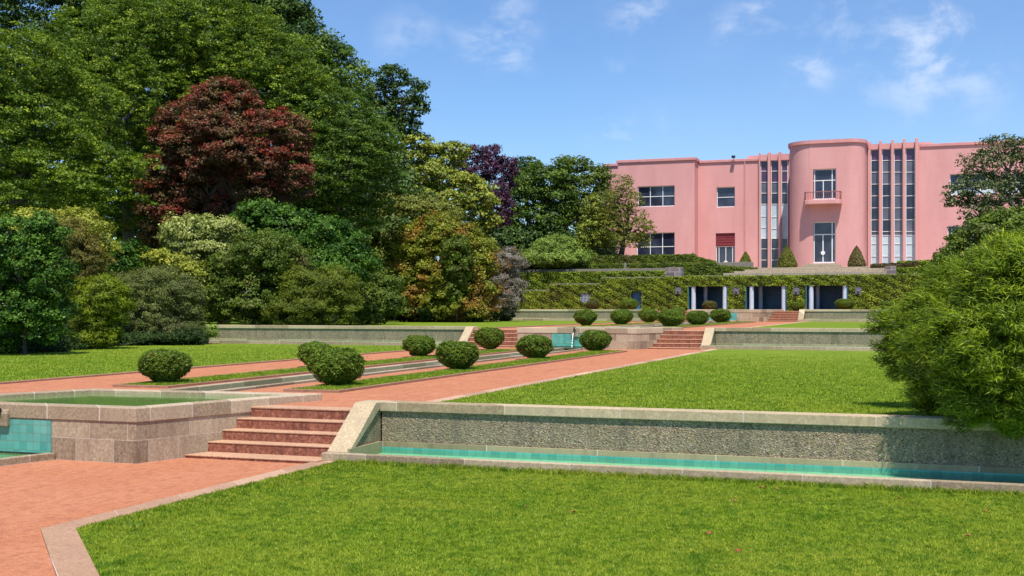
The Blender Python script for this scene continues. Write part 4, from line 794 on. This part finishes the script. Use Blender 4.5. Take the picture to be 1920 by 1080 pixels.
MT['pit'] = leafmat('light_green_leaves', G((.08, .13, .02), (.17, .25, .035), (.30, .38, .08)), .45, .25)
def base_of(px, t, z): c = dep(px, HY, t); return (c[0], c[1], z)
def tree(name, label, lobes_px, t, mat, z=1.5, tr=.35, bx=None, **kw):
    lb = [lobe(*l[:4], t, *(l[4:])) for l in lobes_px]; bx = np.mean([l[0] for l in lobes_px]) if bx is None else bx
    k = dict(leaf=.24, rc=.95, flat=.55, cover=1.5, up=.7, zmin=z + .1); k.update(kw); return plant(name, label, kw.pop('cat', 'tree') if False else 'tree', lb, mat, base_of(bx, t, z), tr, **k)
# far backing trees
tree('woodland_tree', 'dark green tree at the back of the wood near the left edge', [(20, 60, 170, 190), (150, 10, 150, 150, 4), (60, 220, 180, 180), (-110, 140, 160, 220)], 104, 'bluegreen', leaf=.32, rc=1.3)
tree('woodland_tree', 'tall green tree whose top leaves the picture above the red tree', [(330, 20, 160, 130), (430, 70, 130, 150, -3), (260, 140, 150, 150), (400, 220, 170, 150)], 100, 'woodgreen', leaf=.32, rc=1.3)
tree('woodland_tree', 'green tree with rounded shoulder against the sky right of the tallest ones', [(520, 60, 62, 62), (545, 120, 58, 70), (500, 180, 90, 110, -3), (470, 0, 45, 45), (535, 26, 32, 30)], 94, 'bluegreen', leaf=.27, rc=.95)
tree('woodland_tree', 'green tree stepping down toward the sky behind the red tree', [(612, 110, 40, 42), (640, 165, 50, 60), (605, 210, 75, 90, -2), (665, 250, 55, 70), (625, 320, 90, 90)], 90, 'woodgreen', leaf=.25, rc=.85)
tree('woodland_tree', 'tree with open blue-green crown and bare forking limbs against the sky', [(735, 148, 26, 22), (765, 172, 26, 22), (712, 175, 22, 24), (778, 205, 22, 16), (742, 205, 24, 24), (760, 238, 26, 16), (715, 225, 20, 26), (728, 145, 12, 16), (785, 160, 10, 8)], 98, 'bluegreen', bx=722, nt=9, tr=.4, leaf=.24, rc=.6, cover=1.25, fill=.1, bark='palebark')
tree('woodland_tree', 'dark tree below the open-crowned tree, behind the magnolia', [(690, 300, 60, 60), (720, 370, 70, 60), (640, 390, 80, 60), (690, 440, 120, 50)], 92, 'bluegreen', leaf=.27, rc=.9)
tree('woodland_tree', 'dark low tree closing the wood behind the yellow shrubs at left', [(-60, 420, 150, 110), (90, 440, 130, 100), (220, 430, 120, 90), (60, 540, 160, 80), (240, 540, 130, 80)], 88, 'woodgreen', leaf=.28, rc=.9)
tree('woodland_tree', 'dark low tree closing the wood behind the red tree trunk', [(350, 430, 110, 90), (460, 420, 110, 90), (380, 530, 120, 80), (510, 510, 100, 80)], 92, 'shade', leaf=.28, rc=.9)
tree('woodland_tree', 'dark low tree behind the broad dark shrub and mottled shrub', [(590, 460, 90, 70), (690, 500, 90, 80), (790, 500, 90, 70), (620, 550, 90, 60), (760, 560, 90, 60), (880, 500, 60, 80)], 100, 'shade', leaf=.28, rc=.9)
# nearer plane trees
pk = dict(leaf=.145, rc=.46, flat=.34, cover=1.0, up=1.0, out=.35, hang=.3, fill=.15, rough=.26, rnd=.8, bark='palebark')
tree('plane_tree', 'light green plane tree with layered leaf sprays at the far left edge', [(-60, 150, 130, 90), (40, 120, 90, 60, -2), (110, 205, 110, 70), (10, 260, 130, 80, -3), (130, 320, 120, 65, -1), (40, 370, 140, 70, -3), (-90, 300, 120, 120)], 66, 'plane', nt=7, **pk)
tree('plane_tree', 'tall mid-green plane tree with bare grey limbs above the yellow shrubs', [(215, 90, 105, 75), (300, 60, 110, 70, 3), (230, 185, 100, 70, -2), (180, 150, 90, 70, 3), (220, 280, 90, 65, -1), (185, 370, 110, 60), (330, 150, 110, 70, 4)], 76, 'plane', nt=7, tr=.45, **pk)
tree('plane_tree', 'yellowish plane tree filling the top above the red crown', [(400, 60, 105, 70), (480, 110, 95, 65), (430, 150, 120, 60, -1), (540, 170, 80, 60, -1), (350, 110, 80, 60), (560, 240, 80, 60, -2)], 82, 'plane', nt=6, tr=.45, **pk)
tree('plane_tree', 'loose plane tree right of the red crown, above the dark shrubs', [(620, 215, 65, 55), (650, 280, 75, 50, -2), (610, 330, 75, 50, -3), (675, 340, 65, 55), (560, 310, 70, 60, 2), (620, 400, 90, 45), (700, 265, 45, 40)], 80, 'woodgreen', nt=6, tr=.4, **pk)
# red tree
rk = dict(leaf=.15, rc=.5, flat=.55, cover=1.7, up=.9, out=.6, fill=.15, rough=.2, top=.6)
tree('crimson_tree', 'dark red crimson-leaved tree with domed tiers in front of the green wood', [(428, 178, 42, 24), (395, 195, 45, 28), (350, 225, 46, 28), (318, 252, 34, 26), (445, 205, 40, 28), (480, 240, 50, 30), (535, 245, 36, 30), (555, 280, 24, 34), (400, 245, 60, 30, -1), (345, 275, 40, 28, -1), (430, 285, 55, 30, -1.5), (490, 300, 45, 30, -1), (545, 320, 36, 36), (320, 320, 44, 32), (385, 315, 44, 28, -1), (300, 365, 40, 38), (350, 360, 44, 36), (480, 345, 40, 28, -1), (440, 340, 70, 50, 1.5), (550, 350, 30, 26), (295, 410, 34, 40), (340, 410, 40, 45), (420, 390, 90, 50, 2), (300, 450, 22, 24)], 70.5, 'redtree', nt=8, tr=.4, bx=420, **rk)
# middle
mk_ = dict(leaf=.24, rc=.6, flat=.45, cover=1.4, up=.9, out=.6, fill=.12)
tree('magnolia_tree', 'glossy yellow-green magnolia tree between the green wood and purple tree', [(785, 272, 38, 18), (850, 282, 26, 16), (760, 300, 45, 22), (820, 300, 45, 22, 1), (800, 335, 75, 26), (740, 340, 40, 26), (860, 350, 50, 26), (890, 375, 36, 24), (800, 375, 90, 26), (880, 410, 45, 24), (900, 445, 30, 20), (840, 430, 60, 30)], 99, 'magnolia', nt=8, bx=830, **mk_)
tree('purple_beech', 'dark purple copper beech with upright twigs behind the magnolia', [(880, 310, 26, 34), (912, 310, 30, 34), (940, 325, 24, 28), (920, 350, 36, 50), (890, 350, 34, 40), (930, 390, 28, 36), (960, 312, 10, 12)], 104, 'purple', leaf=.3, asp=.3, rc=.5, cover=1.6, align=.7, lean=(0, 0, 1.2), fill=.15, rough=.2)
tree('woodland_tree', 'small grey-green treetop beyond the purple beech', [(985, 312, 18, 16), (968, 322, 14, 14), (1003, 318, 14, 16), (985, 345, 30, 26)], 128, 'bluegreen', leaf=.3, rc=.6)
tree('woodland_tree', 'olive-green evergreen tree left of the house, left of a pair', [(1000, 345, 36, 28), (980, 380, 32, 30), (1030, 330, 34, 26), (1010, 410, 50, 36), (975, 430, 34, 40), (1040, 380, 36, 34)], 117, 'woodgreen', leaf=.26, rc=.8, z=2.5)
tree('woodland_tree', 'olive-green evergreen tree nearest the left wall of the house', [(1070, 322, 34, 22), (1100, 345, 38, 28), (1075, 370, 45, 34), (1060, 420, 50, 36), (1115, 400, 36, 40), (1090, 445, 50, 36), (1125, 335, 16, 20)], 119, 'dome', leaf=.26, rc=.8, z=2.5)
tree('woodland_tree', 'dark low tree filling behind the light green rounded shrub', [(930, 440, 40, 40), (960, 470, 50, 40), (1010, 465, 60, 30), (1100, 470, 60, 30)], 116, 'bluegreen', leaf=.28, rc=.9, z=2.5)
tree('young_tree', 'yellow-green young tree touching the left corner of the house', [(1115, 385, 20, 20), (1108, 420, 20, 18), (1125, 445, 22, 18), (1100, 450, 16, 16), (1130, 405, 16, 16)], 112, 'magnolia', leaf=.2, rc=.5, cover=1.1, z=5, tr=.12)
tree('house_tree', 'thin bronze-leaved tree with bare twigs standing against the left wing', [(1170, 345, 18, 16), (1150, 372, 18, 18), (1185, 375, 20, 18), (1165, 400, 22, 18), (1200, 410, 16, 14), (1145, 425, 22, 20), (1185, 430, 26, 20), (1215, 430, 14, 16), (1165, 448, 26, 14), (1140, 400, 14, 16), (1205, 455, 14, 10)], 111, 'htree', leaf=.16, rc=.33, cover=.55, fill=.15, rough=.3, nt=11, tr=.32, z=Z5, bx=1161, bark='bark')
tree('evergreen_oak', 'spreading dark oak with loose twigs before the right wing of the house', [(1862, 280, 24, 22), (1895, 275, 30, 18), (1840, 310, 32, 24), (1885, 315, 40, 28), (1825, 345, 34, 20), (1795, 360, 24, 12), (1785, 378, 16, 8), (1850, 360, 45, 24), (1900, 350, 30, 26), (1830, 400, 34, 22), (1870, 410, 40, 24), (1820, 435, 24, 16), (1865, 450, 40, 20), (1920, 430, 40, 40), (1935, 300, 36, 40), (1960, 370, 45, 50), (1990, 310, 50, 50)], 68, 'rtree', leaf=.15, rc=.36, cover=.62, fill=.12, rough=.28, nt=14, tr=.3, z=1.5, bx=1965, bark='palebark')
# ---- shrubs
def shrub(label, lobes_px, t, mat, z, bx=None, name='shrub', **kw):
    lb = [lobe(*l[:4], t, *(l[4:])) for l in lobes_px]; bx = np.mean([l[0] for l in lobes_px]) if bx is None else bx
    k = dict(leaf=.12, rc=.4, flat=.7, cover=1.75, up=.6, out=.8, zmin=z + .02, fill=.28, rough=.15, rnd=.6); k.update(kw); nt_ = k.pop('nt', 5); tr = k.pop('tr', .09); bark = k.pop('bark', 'bark')
    return plant(name, label, 'shrub', lb, mat, base_of(bx, t, z), tr, nt_, None, 'stem', 'foliage', bark, **k)
shrub('tall dark glossy laurel shrub at the far left edge of the lawn', [(30, 455, 65, 45), (80, 440, 40, 35), (70, 510, 60, 45), (-30, 480, 60, 70), (100, 560, 38, 50), (40, 590, 60, 50), (-20, 600, 60, 60), (100, 615, 28, 28)], 44, 'laurel', Z1, leaf=.1, rc=.32)
shrub('yellow-leaved shrub rising behind the dark laurel', [(60, 430, 60, 30), (140, 430, 55, 32), (180, 465, 34, 30), (110, 480, 80, 40)], 54, 'yellow', Z2 - .7, rc=.35)
shrub('golden-brown feathery conifer shrub between laurel and lime bush', [(130, 450, 40, 32), (160, 490, 38, 36), (130, 510, 40, 36), (160, 540, 34, 30)], 52, 'gold', Z1, leaf=.14, asp=.22, align=.7, lean=(-.2, 0, .7), rc=.3)
shrub('lime-green feathery bush at the edge of the left lawn', [(185, 560, 48, 38), (215, 565, 28, 34), (175, 605, 36, 36), (205, 600, 28, 26), (180, 632, 40, 20)], 50.5, 'lime', Z1, leaf=.13, asp=.2, align=.75, lean=(0, 0, .6), rc=.28)
shrub('loose sage-green shrub with tangled bare twigs on the left lawn', [(250, 548, 45, 36), (300, 540, 62, 34), (345, 562, 34, 38), (235, 585, 32, 36), (285, 590, 62, 36), (335, 602, 44, 32), (262, 618, 44, 26), (310, 622, 50, 20)], 57, 'sage', Z1, leaf=.11, asp=.25, align=.5, rc=.3, cover=.95, nt=12, tr=.1, bark='palebark')
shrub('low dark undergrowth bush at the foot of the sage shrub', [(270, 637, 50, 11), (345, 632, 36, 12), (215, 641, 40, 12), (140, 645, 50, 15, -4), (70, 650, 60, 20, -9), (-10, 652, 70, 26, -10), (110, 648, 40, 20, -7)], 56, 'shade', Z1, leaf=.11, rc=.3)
shrub('bright yellow-green shrub behind the sage bush', [(260, 500, 46, 28), (320, 505, 50, 32), (370, 530, 36, 36), (395, 560, 24, 34), (240, 520, 40, 30)], 62, 'yellow', Z1, leaf=.14, rc=.38)
shrub('grey-green small shrub left of the red tree foot', [(235, 480, 30, 26), (215, 500, 30, 24)], 60, 'laurel', Z1, leaf=.13)
shrub('pale yellow-green rounded shrub under the red tree', [(350, 435, 42, 26), (400, 430, 46, 24), (380, 470, 60, 34), (430, 440, 26, 24), (335, 455, 30, 28)], 64, 'paleyellow', Z2, leaf=.15, rc=.4)
shrub('broad dark green shrub under the loose plane tree', [(490, 405, 48, 24), (540, 425, 55, 30), (600, 440, 50, 28), (640, 465, 45, 30), (520, 470, 80, 40), (600, 500, 90, 40)], 67, 'laurel', Z2, leaf=.17, rc=.5)
shrub('olive-green domed shrub above the shaded left wall', [(448, 492, 44, 30), (500, 480, 60, 40), (550, 500, 36, 32), (420, 540, 40, 50), (480, 560, 70, 46), (400, 570, 24, 34)], 62, 'dome', Z2, leaf=.13, rc=.4)
shrub('upright feathery green shrub in the middle of the shrub bank', [(570, 540, 40, 36), (620, 540, 40, 36), (590, 575, 55, 34), (650, 570, 22, 32), (540, 585, 40, 24)], 61, 'feather', Z2, leaf=.16, asp=.18, align=.8, lean=(.1, 0, .9), rc=.35)
shrub('rounded mid-green shrub left of the orange bush', [(670, 530, 40, 30), (715, 540, 32, 28), (690, 570, 60, 34), (735, 570, 18, 24), (640, 560, 30, 34)], 72, 'dome', Z2, leaf=.14, rc=.4)
shrub('grey and yellow mottled shrub under the magnolia', [(700, 400, 50, 28), (760, 390, 55, 24), (820, 400, 45, 24), (680, 430, 45, 34), (740, 440, 60, 40), (800, 440, 50, 34), (700, 480, 50, 40)], 90, 'olive', Z2, leaf=.17, rc=.45, cover=1.25, nt=9, tr=.14, bark='palebark')
shrub('large domed bush with orange and yellow-green foliage', [(820, 435, 45, 28), (780, 460, 42, 32), (860, 460, 42, 34), (895, 485, 34, 34), (770, 510, 40, 36), (830, 510, 60, 46), (890, 530, 40, 40), (780, 550, 40, 34), (840, 565, 66, 32), (895, 560, 34, 34), (795, 578, 44, 22), (875, 582, 50, 20), (835, 585, 40, 18)], 83, 'orange', Z2, leaf=.16, rc=.45)
shrub('small dark green round bush inside the orange bush front', [(856, 472, 27, 27), (860, 505, 24, 24), (850, 540, 18, 24)], 81, 'dome', Z2, leaf=.14, rc=.35, tr=.04)
shrub('dark low skirt of leaves below the orange bush', [(800, 586, 54, 16), (870, 588, 50, 15), (762, 586, 22, 14), (935, 588, 28, 14, 5)], 83.5, 'shade', Z2, leaf=.16, rc=.35)  # dark leaf colour stands in for the shade at the foot of the orange bush
shrub('grey twiggy shrub at the right end of the shrub bank', [(945, 492, 34, 24), (925, 525, 40, 32), (952, 535, 28, 34), (932, 562, 42, 26)], 88, 'grey', Z2, leaf=.13, asp=.3, rc=.35, cover=1.4, nt=10, bark='palebark')
shrub('small bright green shrub before the shaded wall on the left lawn', [(388, 621, 17, 12), (378, 619, 10, 9), (400, 621, 9, 11)], 57.5, 'pit', Z1, leaf=.07, rc=.16, tr=.03)
shrub('rounded light green shrub on the bank left of the house', [(1040, 468, 42, 22), (1010, 480, 30, 14), (1075, 480, 28, 14), (1040, 485, 60, 14)], 108, 'pit', 5.3, leaf=.16, rc=.4)
# ---- the big fine-leaved bush at the right, on the first terrace
MT['needle'] = leafmat('needle_leaves', G((.03, .055, .004), (.09, .145, .006), (.19, .26, .010), (.36, .43, .02)), .45, .35, tint=((.13, .09, .03), 1.1, .6, .76))
bl = [(1800, 560, 70, 56), (1885, 515, 75, 56), (1728, 604, 60, 40), (1668, 612, 34, 20), (1800, 610, 100, 80), (1722, 665, 55, 48), (1900, 590, 110, 100), (1790, 710, 72, 58), (1880, 720, 100, 75), (1985, 560, 120, 120), (1990, 720, 120, 90), (1845, 590, 95, 76), (1955, 488, 60, 48), (2060, 620, 130, 130), (1690, 630, 40, 26), (1764, 578, 46, 38), (1800, 745, 70, 40), (1880, 752, 80, 40), (1960, 760, 80, 45), (1850, 640, 110, 100)]
lb = [lobe(*l[:4], 20.6 if l[0] < 1750 else (18.2 if l[0] < 1850 else 16.8)) for l in bl]; bpt = base_of(1880, 18.1, Z1)
big = thing('feathery_bush', 'huge feathery green bush overhanging the front wall at the right edge', 'shrub', bpt)
v, f, c = foliage(lb, .115, cover=1.9, rc=.18, flat=.8, asp=.10, out=.6, up=.5, rnd=.6, fill=.16, align=.82, lean=(-.35, -.1, .55), zmin=.5, rough=.2, seed=77); mk('foliage', v, f, MT['needle'], big, vcol=c)
mb = MB(); limbs(mb, bpt, [l[0] for l in lb], .09, 5, fork=(bpt[0], bpt[1], Z1 + .5), wig=.1, n=6)
mb.build('stem', 'bark', big, smooth=True)
shrub('dark dense shrub behind the feathery bush near the right edge', [(1790, 490, 30, 20), (1800, 470, 30, 22), (1840, 450, 50, 30), (1900, 430, 60, 34), (1830, 500, 60, 40), (1930, 480, 60, 50)], 34, 'pit' if False else 'dome', Z1, leaf=.08, rc=.22)
# ------------------------------------------------------------------ fallen leaves on the front lawn
MT['dead'] = flat('dry_leaf', (.3, .12, .05), .8, .2, .3, 20); MT['deadpink'] = flat('pink_petal', (.38, .06, .06), .7, .2, .2, 20)
for k, (px, py) in enumerate([(1327, 1000), (1815, 1005), (1425, 914), (1434, 913), (1458, 916), (1378, 939), (1653, 913), (1688, 935), (985, 951), (1075, 959), (1850, 957), (1384, 1032), (1150, 860)]):
    if py < 870: continue
    x, y, _ = gnd(px, py, .05); s = .045 if py > 990 else .035; V = []
    for i in range(7): V.append((x + s * math.cos(.9 * i + k) * (1.0 if i % 2 else .8), y + s * .6 * math.sin(.9 * i + k), .058 + .012 * math.sin(i * 1.7 + k)))
    V += [(a, b, c - .002) for a, b, c in V]
    mk('fallen_leaf', V, [tuple(range(7)), tuple(range(7, 14))[::-1]] + [(i, (i + 1) % 7, 7 + (i + 1) % 7, 7 + i) for i in range(7)], MT['deadpink'] if k in (0, 11) else MT['dead'], origin=(x, y, .05), label='small reddish leaf or petal lying on the front lawn' if k in (0, 11) else 'small dry brown leaf lying on the front lawn', cat='leaf', group='pink petals on the front lawn' if k in (0, 11) else 'dry leaves on the front lawn')
# any prototype never placed
for i, p in enumerate(protos):
    if i not in used:
        for ch in list(p.children): bpy.data.objects.remove(ch)
        bpy.data.objects.remove(p)
print('polys', sum(len(o.data.polygons) for o in bpy.data.objects if o.type == 'MESH'))
